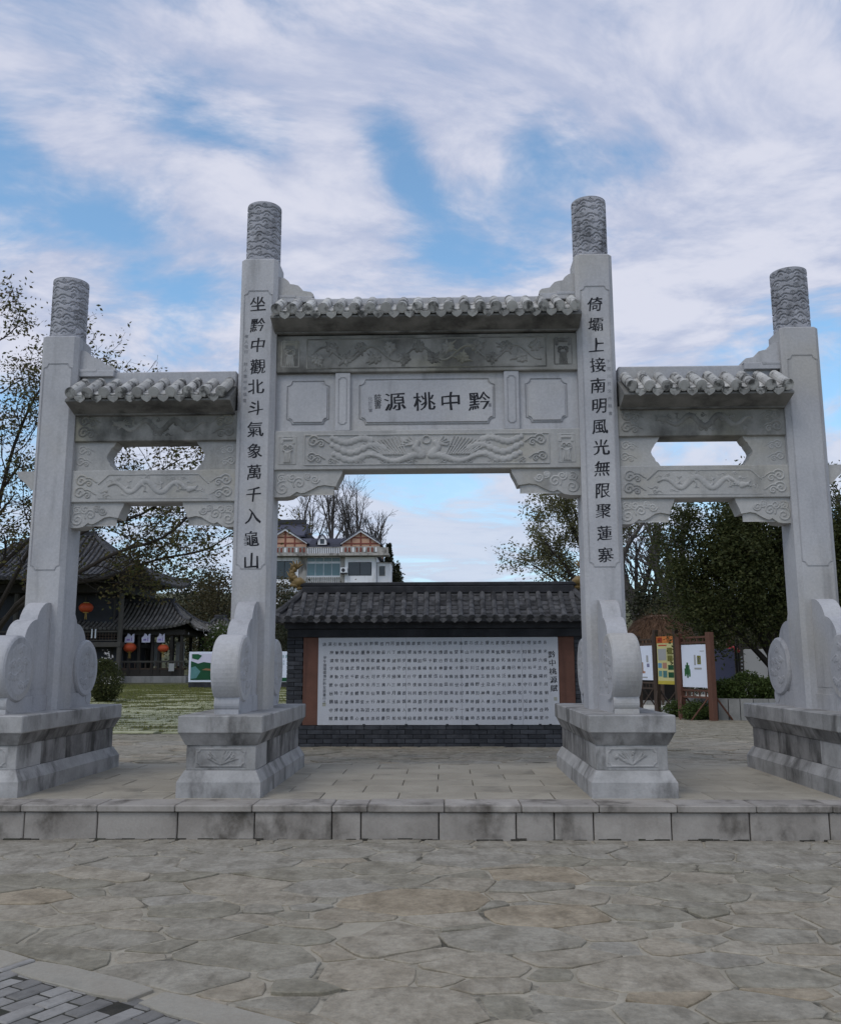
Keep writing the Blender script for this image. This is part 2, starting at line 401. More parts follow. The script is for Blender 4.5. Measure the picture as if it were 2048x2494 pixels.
class MB:
    def __init__(s): s.v = []; s.f = []
    def add(s, v, f):
        k = len(s.v); s.v += [tuple(p) for p in v]; s.f += [tuple(i + k for i in q) for q in f]; return s
    def box(s, x0, x1, y0, y1, z0, z1, b=0.0, M=None):
        if b <= 0:
            v = [(x0, y0, z0), (x1, y0, z0), (x1, y1, z0), (x0, y1, z0), (x0, y0, z1), (x1, y0, z1), (x1, y1, z1), (x0, y1, z1)]
            f = [(0, 3, 2, 1), (4, 5, 6, 7), (0, 1, 5, 4), (1, 2, 6, 5), (2, 3, 7, 6), (3, 0, 4, 7)]
        else:
            v, f = bevel_box(x0, x1, y0, y1, z0, z1, b)
        if M is not None: v = [tuple(M @ Vector(p)) for p in v]
        return s.add(v, f)
    def prism(s, poly, axis, a, b, cap=True):
        n = len(poly)
        def P(p, t):
            return (t, p[0], p[1]) if axis == 'x' else ((p[0], t, p[1]) if axis == 'y' else (p[0], p[1], t))
        v = [P(p, a) for p in poly] + [P(p, b) for p in poly]
        f = [(i, (i + 1) % n, (i + 1) % n + n, i + n) for i in range(n)]
        if cap: f += [tuple(range(n - 1, -1, -1)), tuple(range(n, 2 * n))]
        return s.add(v, f)
    def tube(s, pts, rad, k=6, cap=True):
        v, f = tube(pts, rad, k, cap); return s.add(v, f)
    def cyl(s, p0, p1, r0, r1=None, k=12):
        return s.tube([p0, p1], [r0, r0 if r1 is None else r1], k)
    def build(s, name, mat, parent=None, smooth=False, kind=None, loc=None):
        return mobj(name, s.v, s.f, mat, parent, smooth, loc, kind)

def bevel_box(x0, x1, y0, y1, z0, z1, b):
    v = []; f = []
    X, Y, Z = (x0, x1), (y0, y1), (z0, z1)
    idx = {}
    for i in (0, 1):
        for j in (0, 1):
            for k in (0, 1):
                sx, sy, sz = 1 - 2 * i, 1 - 2 * j, 1 - 2 * k
                for a in range(3):
                    p = [X[i] + sx * b, Y[j] + sy * b, Z[k] + sz * b]
                    p[a] = (X[i], Y[j], Z[k])[a]
                    idx[i, j, k, a] = len(v); v.append(tuple(p))
    for a in range(3):
        o1, o2 = [c for c in range(3) if c != a]
        for sgn in (0, 1):
            q = []
            for s1, s2 in ((0, 0), (1, 0), (1, 1), (0, 1)):
                key = [0, 0, 0]; key[a] = sgn; key[o1] = s1; key[o2] = s2
                q.append(idx[key[0], key[1], key[2], a])
            f.append(tuple(q))
    for a in range(3):
        o1, o2 = [c for c in range(3) if c != a]
        for s1 in (0, 1):
            for s2 in (0, 1):
                q = []
                for sa, ax in ((0, o1), (1, o1), (1, o2), (0, o2)):
                    key = [0, 0, 0]; key[a] = sa; key[o1] = s1; key[o2] = s2
                    q.append(idx[key[0], key[1], key[2], ax])
                f.append(tuple(q))
    for i in (0, 1):
        for j in (0, 1):
            for k in (0, 1):
                f.append(tuple(idx[i, j, k, a] for a in range(3)))
    c = np.array([(x0 + x1) / 2, (y0 + y1) / 2, (z0 + z1) / 2])
    out = []
    for q in f:
        P = np.array([v[i] for i in q])
        nrm = np.cross(P[1] - P[0], P[2] - P[0])
        out.append(tuple(reversed(q)) if np.dot(nrm, P.mean(0) - c) < 0 else q)
    return v, out

def tube(pts, rad, k=6, cap=True):
    pts = np.asarray(pts, float); n = len(pts)
    rad = np.full(n, rad) if np.isscalar(rad) else np.asarray(rad, float)
    t = np.gradient(pts, axis=0); t /= np.linalg.norm(t, axis=1)[:, None] + 1e-12
    up = np.array([0, 0, 1.0]) if abs(t[0][2]) < 0.9 else np.array([1.0, 0, 0])
    a = np.cross(t[0], up); a /= np.linalg.norm(a)
    ang = np.linspace(0, 2 * np.pi, k, endpoint=False)
    v = []
    for i in range(n):
        a = a - t[i] * np.dot(a, t[i]); a /= np.linalg.norm(a) + 1e-12
        b = np.cross(t[i], a)
        for th in ang:
            v.append(pts[i] + rad[i] * (math.cos(th) * a + math.sin(th) * b))
    f = [(i * k + j, i * k + (j + 1) % k, (i + 1) * k + (j + 1) % k, (i + 1) * k + j) for i in range(n - 1) for j in range(k)]
    if cap: f += [tuple(range(k - 1, -1, -1)), tuple(range((n - 1) * k, n * k))]
    return [tuple(p) for p in v], f

def sstep(a, b, x):
    t = np.clip((x - a) / (b - a), 0, 1); return t * t * (3 - 2 * t)

# ------------------------------------------------------------------ lettering
_GL = {}
def load_glyphs(chars):
    """outlines of all characters, evaluated in one go"""
    obs = []
    for ch in sorted(set(chars)):
        cu = bpy.data.curves.new('glyph', 'FONT'); cu.body = ch; cu.size = 1.0; cu.resolution_u = 3
        ob = bpy.data.objects.new('glyph', cu); COL.objects.link(ob); obs.append((ch, ob, cu))
    dg = bpy.context.evaluated_depsgraph_get()
    for ch, ob, cu in obs:
        me = bpy.data.meshes.new_from_object(ob.evaluated_get(dg))
        v = np.empty(len(me.vertices) * 3); me.vertices.foreach_get('co', v); v = v.reshape(-1, 3)[:, :2]
        f = [tuple(p.vertices) for p in me.polygons]
        bpy.data.meshes.remove(me)
        ed = set()
        for q in f:
            for i in range(len(q)): ed.add((q[i], q[(i + 1) % len(q)]))
        nrm = np.zeros_like(v)          # outward normals along the outline, to give brush weight
        for (a, b) in ed:
            if (b, a) not in ed:
                d = v[b] - v[a]; n = np.array([d[1], -d[0]]) / (np.linalg.norm(d) + 1e-9)
                nrm[a] += n; nrm[b] += n
        L = np.linalg.norm(nrm, axis=1)[:, None]; nrm = np.where(L > 1e-6, nrm / np.maximum(L, 1e-6), 0)
        if len(v): v = v - (v.min(0) + v.max(0)) / 2
        _GL[ch] = (v, f, nrm)
    for ch, ob, cu in obs:
        bpy.data.objects.remove(ob); bpy.data.curves.remove(cu)
def glyph(ch): return _GL[ch]

ROWS = ["訣演引歌生空桃友我黔開搭門河靈歌橋車實作吐吟迎客賢頭海雲石伐上擢光夏復武黔縣水地留本昌",
        "神擊捲報偽雲墨春河勤茲八丁轉院德海博字梅友情語曉望異山行術如壹萬氣剛陽中所知能主景來",
        "謂喧往來轉時科常歌裏佛章將前步轉鐘如似于歡行野花進吳引香飯書天還掌化清時古富船師六權",
        "字唱似攬武雲寶春州賦盤六綠守衣私院畫補東身轉靈覺文鍋海川江春鳴洛山果隋已刪行科平主衣",
        "善動方任千歡此大可欲手月掃陽至行守書成陵伍石海搗將事落澤教五曾流銘泛東影陽寶客蹦陽邦",
        "營中佳滿幻敘天年月三廣八三歸同作夜騎官如相陸皿田世心嘉峰野士及叔子利沒入懷守行還千同",
        "秋時了學圭體賢吉仙聚觀中月壽首刊同酷西作任同說風至好萬搏形神庵遠此兆期楼化岳兮學長朝",
        "鶴騷法會傳雲堂大行海歸三王與盤時酒首河透珍達書未樂天學時鋒人樓信月春道錦烈知速長悔松",
        "守博歌海中馬為迢大河書樹與每入第門春子德達知衍留下一陽厚清首光雲流達年我城悠游時合時",
        "賊貫城書雲心義法流稻書只如知神田是路見神賓賢愛八發院書時古章病鎮時甚教福五海屬時室中"]
load_glyphs("".join(ROWS) + "坐黔中觀北斗氣象萬千入龜山倚壩上接南明風光無限聚蓮寨源桃賦田園文學人何印財章李福書下河川於舟縣化凡懿甲午端陽國博友居行之")

# ================================================================== SETTING
def gz(x, y):
    """height of the natural ground behind the terrace"""
    x = np.asarray(x, float); y = np.asarray(y, float)
    z = 0.25 + 0.022 * np.clip(y - 16, 0, 40) * sstep(3.0, -1.5, x)
    z = z + 7.8 * sstep(55, 95, y)
    z = np.where(y < 11.7, -0.10 + 0.35 * sstep(8.7, 11.7, y), z)
    return z

xs = np.concatenate([np.linspace(-1500, -70, 12), np.linspace(-60, 60, 121), np.linspace(70, 1500, 12)])
ys = np.concatenate([np.linspace(-900, -20, 8), np.linspace(-15, 8.6, 6), np.linspace(8.7, 11.7, 6), np.linspace(12, 60, 49), np.linspace(64, 110, 20), np.linspace(130, 3000, 12)])
GX, GY = np.meshgrid(xs, ys)
GV = np.stack([GX, GY, gz(GX, GY)], -1).reshape(-1, 3)
nx_, ny_ = len(xs), len(ys)
ii, jj = np.meshgrid(np.arange(nx_ - 1), np.arange(ny_ - 1))
q0 = (jj * nx_ + ii).ravel()
GF = np.stack([q0, q0 + 1, q0 + nx_ + 1, q0 + nx_], -1)
tag(mobj('ground', GV, GF, 'earth', smooth=True, loc=(0, 0, 0)), kind='structure')

# ---- crazy paving: irregular cells, every stone its own piece
def clip_half(poly, p, n):
    out = []
    m_ = len(poly)
    for i in range(m_):
        a, b = poly[i], poly[(i + 1) % m_]
        da = (a[0] - p[0]) * n[0] + (a[1] - p[1]) * n[1]; db = (b[0] - p[0]) * n[0] + (b[1] - p[1]) * n[1]
        if da <= 0: out.append(a)
        if (da < 0 < db) or (db < 0 < da):
            t = da / (da - db); out.append((a[0] + t * (b[0] - a[0]), a[1] + t * (b[1] - a[1])))
    return out

def crazy_cells(x0, x1, y0, y1, size, rng, joint=0.017, clips=(), st=1.5):
    x0, x1 = x0 / st, x1 / st
    pts = []
    tries = 0
    area = (x1 - x0) * (y1 - y0)
    while tries < int(area / size ** 2 * 60):
        tries += 1
        p = (rng.uniform(x0, x1), rng.uniform(y0, y1)); r = size * rng.choice([0.34, 0.58, 0.82, 1.05], p=[.22, .33, .27, .18])
        if all((p[0] - q[0]) ** 2 + (p[1] - q[1]) ** 2 > ((r + q[2]) / 2) ** 2 for q in pts):
            pts.append((p[0], p[1], r))
    arr = np.array(pts)
    cells = []
    for i, p in enumerate(arr):
        d = np.hypot(arr[:, 0] - p[0], arr[:, 1] - p[1])
        near = np.argsort(d)[1:22]
        poly = [(x0, y0), (x1, y0), (x1, y1), (x0, y1)]
        for j in near:
            q = arr[j]
            w = 0.5 + (p[2] ** 2 - q[2] ** 2) / (2 * d[j] ** 2) * 0.5
            n = ((q[0] - p[0]) / d[j], (q[1] - p[1]) / d[j])
            jt = joint * rng.uniform(0.5, 1.2)
            c = (p[0] + (q[0] - p[0]) * w - n[0] * jt / 2, p[1] + (q[1] - p[1]) * w - n[1] * jt / 2)
            poly = clip_half(poly, c, n)
            if len(poly) < 3: break
        for (c, n) in clips:
            if len(poly) >= 3: poly = clip_half(poly, c, n)
        if len(poly) >= 3:
            A = 0.5 * sum(poly[k][0] * poly[(k + 1) % len(poly)][1] - poly[(k + 1) % len(poly)][0] * poly[k][1] for k in range(len(poly)))
            if abs(A) > 0.02 * size ** 2: cells.append([(q[0] * st, q[1]) for q in poly])
    return cells

def slab_from_poly(poly, ztop, rng, thick=0.04, wob=0.011, step=0.07, bev=0.006, zf=None):
    P = []
    n = len(poly)
    for i in range(n):
        a = np.array(poly[i]); b = np.array(poly[(i + 1) % n]); L = np.linalg.norm(b - a)
        k = max(1, int(L / step))
        nn = np.array([b[1] - a[1], a[0] - b[0]]) / (L + 1e-9)
        ph = rng.uniform(0, 6)
        for t in range(k):
            q = a + (b - a) * t / k
            if t: q = q + nn * (wob * math.sin(ph + t * 1.3) * 0.6 + rng.normal(0, wob * 0.45))
            P.append(q)
    P = np.array(P)
    P = 0.76 * P + 0.12 * (np.roll(P, 1, 0) + np.roll(P, -1, 0))
    c = P.mean(0); m_ = len(P)
    d = P - c; r = np.linalg.norm(d, axis=1)[:, None]
    inn = c + d * (1 - bev / np.maximum(r, 0.02))
    tx, ty = rng.normal(0, 0.006, 2)
    def Z(Q, z): return z + tx * (Q[:, 0] - c[0]) + ty * (Q[:, 1] - c[1]) + (zf(Q[:, 0], Q[:, 1]) if zf is not None else 0)
    v = np.concatenate([np.c_[inn, Z(inn, ztop)], np.c_[P, Z(P, ztop - 0.8 * bev)], np.c_[P, Z(P, ztop - thick)]])
    f = [tuple(range(m_))]
    for i in range(m_):
        j = (i + 1) % m_
        f += [(i + m_, j + m_, j, i), (i + 2 * m_, j + 2 * m_, j + m_, i + m_)]
    return v, f

def lay_stones(cells, name, mat, parent, ztop, rng, limit=300, zf=None, key=None, zvar=0.004, **kw):
    cells = sorted(cells, key=key or (lambda p: np.hypot(np.mean([q[0] for q in p]), np.mean([q[1] for q in p]) - 1)))
    rest = MB()
    for i, c in enumerate(cells):
        v, f = slab_from_poly(c, ztop + rng.normal(0, zvar), rng, zf=zf, **kw)
        if i < limit: mobj(name, v, f, mat, parent)
        else: rest.add(v, f)
    if rest.v: rest.build(name + 's', mat, parent, kind='stuff')

rg = np.random.default_rng(11)
plaza = mobj('plaza', *(lambda b: (b.v, b.f))(MB().box(-16, 16, -8, 8.50, -0.09, -0.009)), 'mortar')
tag(plaza, kind='structure')
KU0, KU1 = np.array([-2.46, 5.23]), np.array([-0.81, 4.32])          # upper edge of the kerb
kd = (KU1 - KU0) / np.linalg.norm(KU1 - KU0)
kn = np.array([kd[1], -kd[0]])                                        # towards the brick side (negative y)
if kn[1] > 0: kn = -kn
def kerb_pt(s, off):                                                   # a gentle arc, s metres along, off metres towards the bricks
    bend = 0.012 * (s - 0.9) ** 2
    return KU0 + kd * s + kn * (off + bend - 0.02)
front_cells = crazy_cells(-6.6, 6.6, 1.2, 8.46, 0.47, rg)
kept = []
for c in front_cells:
    cx, cy = np.mean([p[0] for p in c]), np.mean([p[1] for p in c])
    s = float(np.dot(np.array([cx, cy]) - KU0, kd))
    p = kerb_pt(s, -0.012); t = (kerb_pt(s + 0.3, 0) - kerb_pt(s - 0.3, 0)); t /= np.linalg.norm(t)
    n = np.array([t[1], -t[0]]); n = -n if np.dot(n, kn) < 0 else n
    c2 = clip_half(c, p, n)
    if len(c2) >= 3 and abs(0.5 * sum(c2[k][0] * c2[(k + 1) % len(c2)][1] - c2[(k + 1) % len(c2)][0] * c2[k][1] for k in range(len(c2)))) > 0.004:
        kept.append(c2)
lay_stones(kept, 'flagstone', 'flagstone', plaza, 0.0, rg)
# kerb stones
kerb = tag(empty('kerb', tuple(KU0) + (0.0,)), kind='structure')
s = -4.2
while s < 5.0:
    L = 0.9 + rg.uniform(-0.1, 0.15)
    poly = [tuple(kerb_pt(s + 0.008, 0.0)), tuple(kerb_pt(s + 0.008, 0.213)), tuple(kerb_pt(s + L / 2, 0.213)), tuple(kerb_pt(s + L - 0.008, 0.213)),
            tuple(kerb_pt(s + L - 0.008, 0.0)), tuple(kerb_pt(s + L / 2, 0.0))]
    v, f = slab_from_poly(poly, 0.009, rg, wob=0.002, step=0.2)
    mobj('kerb_stone', v, f, 'kerb_stone', kerb)
    s += L
# brick pavers beyond the kerb
brick_pave = mobj('brick_paving', *(lambda b: (b.v, b.f))(MB().prism([tuple(kerb_pt(-4.2, 0.20)), tuple(kerb_pt(-4.2, 4.5)), tuple(kerb_pt(4.6, 4.5)), tuple(kerb_pt(4.6, 0.20)), tuple(kerb_pt(2.5, 0.20)), tuple(kerb_pt(0.9, 0.20)), tuple(kerb_pt(-1.2, 0.20))][::-1], 'z', -0.05, -0.0045)), 'dark_soil')
tag(brick_pave, kind='structure')
pv = []
BW, BL = 0.105, 0.212
for i in range(-34, 40):
    for j in range(-2, 12):
        s0 = i * BW; o0 = 0.205 + j * BL + (0.5 * BL if i % 2 else 0)
        c = KU0 + kd * (s0 + BW / 2) + kn * (o0 + BL / 2)
        bend = 0.012 * (s0 - 0.9) ** 2
        if o0 < -0.05 + bend: continue
        pv.append((c, s0, o0))
pv.sort(key=lambda p: np.hypot(p[0][0], p[0][1] - 1.5))
pv = [p for p in pv if -3.6 < p[0][0] < 1.2 and p[0][1] > 1.8]
ka = math.atan2(kd[1], kd[0])
pb = MB().box(-BW / 2 + .005, BW / 2 - .005, -BL / 2 + .005, BL / 2 - .005, -0.05, 0.0, b=0.006)
src = None
pv.sort(key=lambda p: -p[0][1])
for c, s0, o0 in pv[:300]:
    loc = (c[0], c[1], rg.normal(0.0, 0.0025))
    rot = (rg.normal(0, .008), rg.normal(0, .008), ka + rg.normal(0, 0.012))
    if src is None:
        src = mobj('paver', pb.v, pb.f, 'paver_brick', brick_pave, loc=(0, 0, 0))
        attach(src, brick_pave, loc); src.rotation_euler = rot
    else: clone(src, brick_pave, loc, rot)

# ---- the terrace (one step up) with riser blocks, nosing stones and paving slabs
TZ = 0.30
terr = mobj('terrace', *(lambda b: (b.v, b.f))(MB().box(-9.0, 9.0, 8.52, 11.93, -0.05, 0.262)), 'dark_soil')
tag(terr, kind='structure')
ris = [-8.6, -7.9, -7.2, -6.5, -5.9, -5.2, -4.5, -3.83, -3.16, -2.43, -1.73, -1.03, -0.77, -0.07, 0.62, 0.96, 1.31, 2.0, 2.69, 3.39, 4.1, 4.8, 5.5, 6.2, 6.9, 7.6, 8.3]
for a, b in zip(ris[:-1], ris[1:]):
    d = rg.normal(0, 0.003)
    MB().box(a + .005, b - .005, 8.452 + d, 8.62, -0.04, 0.236, b=0.007).build('riser_block', 'riser_stone', terr)
nos = [-8.5, -7.4, -6.3, -5.25, -4.55, -3.86, -3.16, -2.45, -1.75, -1.03, -0.71, -0.02, 0.67, 1.36, 2.05, 2.75, 3.42, 4.1, 4.8, 5.5, 6.3, 7.2, 8.2]
for a, b in zip(nos[:-1], nos[1:]):
    MB().box(a + .003, b - .003, 8.425 + rg.normal(0, .0025), 8.83, 0.241, TZ + rg.normal(0, 0.0015), b=0.008).build('nosing_stone', 'riser_stone', terr)
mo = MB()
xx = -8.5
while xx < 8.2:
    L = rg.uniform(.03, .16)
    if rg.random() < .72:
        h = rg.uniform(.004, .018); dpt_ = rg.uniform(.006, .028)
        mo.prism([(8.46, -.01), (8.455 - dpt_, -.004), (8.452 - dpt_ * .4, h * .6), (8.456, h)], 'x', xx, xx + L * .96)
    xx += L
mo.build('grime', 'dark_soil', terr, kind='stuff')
y = 8.835
row = 0
while y < 11.9:
    dpt = 0.50 if row else 0.46
    x = -8.6 + (0.37 if row % 2 else 0.0)
    while x < 8.6:
        w = 0.74
        MB().box(x + .004, x + w - .004, y + .004, min(y + dpt, 11.93) - .004, 0.235, TZ + rg.normal(0, 0.0018), b=0.005).build('paving_slab', 'paving_slab', terr)
        x += w
    y += dpt; row += 1

# ---- crazy paving behind the terrace
bp_ = MB()
bp_.box(-9, 14, 11.94, 17.1, 0.10, 0.279)
bp_.box(3.3, 14, 17.1, 23.5, 0.10, 0.279)
back = bp_.build('back_path', 'mortar'); tag(back, kind='structure')
cells = crazy_cells(-7.0, 9.0, 11.97, 17.1, 0.55, rg)
cells = [c for c in cells if not (-2.3 < np.mean([p[0] for p in c]) < 2.1 and np.mean([p[1] for p in c]) > 15.2)]
cells += crazy_cells(3.4, 9.5, 17.1, 22.5, 0.6, rg)
lay_stones(cells, 'flagstone', 'flagstone', back, 0.287, rg, limit=300, thick=0.05, step=0.12)
# far yard, pale concrete on the right
yard = MB().box(3.0, 60, 23.6, 54, 0.10, 0.262).build('yard', 'pale_concrete'); tag(yard, kind='structure')

# ---- lawn with stepping slabs on the left
def lz(x, y): return gz(x, y)
LX0, LX1, LY0, LY1 = -24.0, -1.0, 17.05, 37.5
lx = np.linspace(LX0, LX1, 40); ly = np.linspace(LY0, LY1, 40)
AX, AY = np.meshgrid(lx, ly)
LV = np.stack([AX, AY, gz(AX, AY) + 0.02], -1).reshape(-1, 3)
ii, jj = np.meshgrid(np.arange(39), np.arange(39)); q0 = (jj * 40 + ii).ravel()
lawn = mobj('lawn', LV, np.stack([q0, q0 + 1, q0 + 41, q0 + 40], -1), 'earth', smooth=True); tag(lawn, kind='structure')
slabs = []
yy = LY0 + 0.05; r_ = 0
while yy < 33.5:
    xx = -19.0 + (0.5 if r_ % 2 else 0.0) + rg.uniform(-.1, .1)
    while xx < -1.4:
        slabs.append((xx, yy)); xx += 0.98
    yy += 0.46; r_ += 1
sm = MB().box(-0.44, 0.44, -0.165, 0.165, -0.05, 0.0, b=0.012)
src = None; rest = MB()
slabs.sort(key=lambda p: p[1] + 0.12 * max(0, -p[0] - 3.5))
for i, (a, b) in enumerate(slabs):
    if rg.random() < 0.03 + 0.055 * max(0, b - 20.5): continue
    loc = (a + 0.45 + rg.normal(0, .02), b + .17 + rg.normal(0, .015), float(gz(a + .45, b + .17)) + 0.040 + rg.normal(0, .006))
    rot = (0.022, 0, rg.normal(0, .02))
    if i < 300:
        if src is None:
            src = mobj('stepping_slab', sm.v, sm.f, 'lawn_slab', lawn, loc=(0, 0, 0)); attach(src, lawn, loc); src.rotation_euler = rot
        else: clone(src, lawn, loc, rot)
    else:
        M = Matrix.Translation(loc) @ Matrix.Rotation(rot[2], 4, 'Z')
        rest.add([tuple(M @ Vector(p)) for p in sm.v], sm.f)
rest.build('stepping_slabs', 'lawn_slab', lawn, kind='stuff')

def blades(n, xf, yf, zf, h, w, rng):
    x = xf(n); y = yf(n); z = zf(x, y)
    a = rng.uniform(0, 2 * np.pi, n); hh = h * rng.uniform(0.5, 1.3, n)
    dx, dy = np.cos(a) * w, np.sin(a) * w
    lx_, ly_ = rng.normal(0, .35, n) * hh, rng.normal(0, .35, n) * hh
    v = np.stack([np.stack([x - dx, y - dy, z], -1), np.stack([x + dx, y + dy, z], -1), np.stack([x + lx_, y + ly_, z + hh], -1)], 1).reshape(-1, 3)
    return v, np.arange(3 * n).reshape(-1, 3)
rgg = np.random.default_rng(3)
row_y = np.array(sorted(set(b for a, b in slabs)))
def gyf(n):
    k = rgg.integers(0, len(row_y), n)
    return np.where(rgg.random(n) < 0.55, row_y[k] + 0.395 + rgg.normal(0, 0.025, n), LY0 + (LY1 - LY0) * rgg.random(n) ** 0.38)
v, f = blades(110000, lambda n: rgg.uniform(-20, -1.2, n), gyf, lambda x, y: gz(x, y) + 0.02, 0.045, 0.011, rgg)
gr = mobj('grass', v, f, 'grass_blade', None, loc=(0, 0, 0)); tag(gr, 'short green grass between the stepping slabs of the lawn', 'grass', kind='stuff')

# ================================================================== relief carving tools
class Relief:
    def __init__(s, w, h, res=0.007, base=0.0):
        s.w, s.h = w, h
        s.nx, s.nz = int(w / res) + 1, int(h / res) + 1
        s.x = np.linspace(0, w, s.nx); s.z = np.linspace(0, h, s.nz)
        s.H = np.full((s.nz, s.nx), base)
    def stroke(s, pts, r, ht, groove=False, flat=False):
        pts = np.asarray(pts, float)
        r = np.full(len(pts), r) if np.isscalar(r) else np.asarray(r, float)
        for i in range(len(pts) - 1):
            a, b = pts[i], pts[i + 1]; rm = max(r[i], r[i + 1])
            i0, i1 = np.searchsorted(s.x, [min(a[0], b[0]) - rm, max(a[0], b[0]) + rm])
            j0, j1 = np.searchsorted(s.z, [min(a[1], b[1]) - rm, max(a[1], b[1]) + rm])
            if i1 <= i0 or j1 <= j0: continue
            X, Z = np.meshgrid(s.x[i0:i1], s.z[j0:j1])
            d = b - a; L2 = d @ d + 1e-12
            t = np.clip(((X - a[0]) * d[0] + (Z - a[1]) * d[1]) / L2, 0, 1)
            dist = np.hypot(X - a[0] - t * d[0], Z - a[1] - t * d[1])
            rr = r[i] + t * (r[i + 1] - r[i])
            q = np.clip(1 - (dist / rr) ** 2, 0, 1)
            val = ht * (np.minimum(1, q * 2.5) if flat else np.sqrt(q))
            S = s.H[j0:j1, i0:i1]
            if groove: s.H[j0:j1, i0:i1] = np.where(q > 0, np.minimum(S, s.base0 - val), S)
            else: s.H[j0:j1, i0:i1] = np.maximum(S, val)
        return s
    base0 = 0.0
    def mesh(s, x0, z0, y, sign=-1, edge=True):
        H = s.H.copy()
        if edge: H[0, :] = H[-1, :] = -0.006; H[:, 0] = H[:, -1] = -0.006
        X, Z = np.meshgrid(s.x + x0, s.z + z0)
        V = np.stack([X, y + sign * H, Z], -1).reshape(-1, 3)
        ii, jj = np.meshgrid(np.arange(s.nx - 1), np.arange(s.nz - 1)); q = (jj * s.nx + ii).ravel()
        F = np.stack([q, q + 1, q + s.nx + 1, q + s.nx], -1)
        if sign > 0: F = F[:, ::-1]
        return V, F
    def mirror(s):
        s.H = np.maximum(s.H, s.H[:, ::-1]); return s

def spiral(cx, cz, r, turns=1.6, a0=0.0, d=1, n=28, rin=0.12):
    t = np.linspace(0, 1, n)
    rr = r * (1 - (1 - rin) * t); a = a0 + d * t * turns * 2 * np.pi
    return np.c_[cx + rr * np.cos(a), cz + rr * np.sin(a)]

def cloud(R, cx, cz, r, ht, flip=1, w=None):
    w = w or r * 0.16
    R.stroke(spiral(cx, cz, r, 1.5, math.pi * (0.2 if flip > 0 else 0.8), flip), w, ht)
    R.stroke(spiral(cx + flip * r * 1.25, cz - r * 0.45, r * 0.62, 1.3, math.pi * (0.9 if flip > 0 else 0.1), -flip), w, ht)
    t = np.linspace(0, 1, 10)
    R.stroke(np.c_[cx + flip * (r * 0.8 + t * r * 1.9), cz + r * 0.45 - r * 0.55 * t + 0.2 * r * np.sin(t * 5)], np.linspace(w, w * 0.3, 10), ht)

def dragon(R, x0, x1, zc, amp, rad, ht, waves=2.5, ph=0.0):
    t = np.linspace(0, 1, 90)
    sgn = 1 if x1 > x0 else -1
    X = x0 + (x1 - x0) * t; Z = zc + amp * np.sin(ph + t * waves * 2 * np.pi) * (0.55 + 0.45 * np.sin(np.pi * t))
    rr = rad * (0.25 + 0.9 * np.sin(np.pi * np.clip(t * 0.86 + 0.06, 0, 1)) ** 0.8) * (1 + 0.16 * np.sin(t * 260))
    R.stroke(np.c_[X, Z], rr, ht)
    hx, hz = X[-1], Z[-1]
    R.stroke([(hx, hz), (hx + sgn * rad * 2.2, hz + rad * 0.3)], [rad * 1.4, rad * 0.8], ht * 1.25)
    for dz in (0.9, -0.3):
        R.stroke([(hx + sgn * rad * 2.0, hz + dz * rad * .4), (hx + sgn * rad * 3.4, hz + rad * dz * 1.6)], [rad * .35, rad * .15], ht)
    for k in range(4):
        R.stroke([(hx, hz), (hx - sgn * rad * (2 + k * .7), hz + rad * (2.3 - k * .75))], [rad * .4, rad * .12], ht)
    for k in (18, 36, 54, 72):
        s_ = 1 if Z[k] < zc else -1
        a = np.array([X[k], Z[k]])
        b = a + np.array([sgn * rad * 1.6, s_ * rad * 1.4]); c = b + np.array([-sgn * rad * 0.2, s_ * rad * 1.5])
        R.stroke([a, b, c], [rad * .55, rad * .38, rad * .22], ht * .9)
        for m_ in (-0.9, 0, 0.9):
            R.stroke([c, c + np.array([m_ * rad + sgn * rad * .4, s_ * rad * 0.8])], [rad * .22, rad * .1], ht * .8)
    for k in range(4, 88, 6):
        R.stroke([(X[k], Z[k] + rr[k] * .7), (X[k] - sgn * rad * .5, Z[k] + rr[k] + rad * .45)], [rad * .28, rad * .08], ht * .8)

def end_band(R, x0, w, h, ht):
    m_ = 0.02
    for a, b in (((x0 + m_, m_ + .02), (x0 + w - m_, m_ + .02)), ((x0 + w - m_, m_ + .02), (x0 + w - m_, h - m_ - .02)), ((x0 + w - m_, h - m_ - .02), (x0 + m_, h - m_ - .02)), ((x0 + m_, h - m_ - .02), (x0 + m_, m_ + .02))):
        R.stroke([a, b], 0.007, ht * .6)
    cx = x0 + w / 2
    R.stroke(spiral(cx - w * .14, h * .58, w * .13, 1.2, 0, 1), .008, ht); R.stroke(spiral(cx + w * .14, h * .58, w * .13, 1.2, math.pi, -1), .008, ht)
    for k in (-2, -1, 0, 1, 2):
        R.stroke([(cx + k * w * .06, h * .46), (cx + k * w * .085, h * .14)], .009, ht)
    R.stroke([(cx - w * .22, h * .5), (cx, h * .42), (cx + w * .22, h * .5)], .012, ht)
    for k in (-1, 1):
        R.stroke([(cx + k * w * .3, h * .9), (cx + k * w * .3, h * .72)], .02, ht * .5, flat=True)
    R.stroke([(cx - w * .2, h * .82), (cx + w * .2, h * .82)], .018, ht * .8)

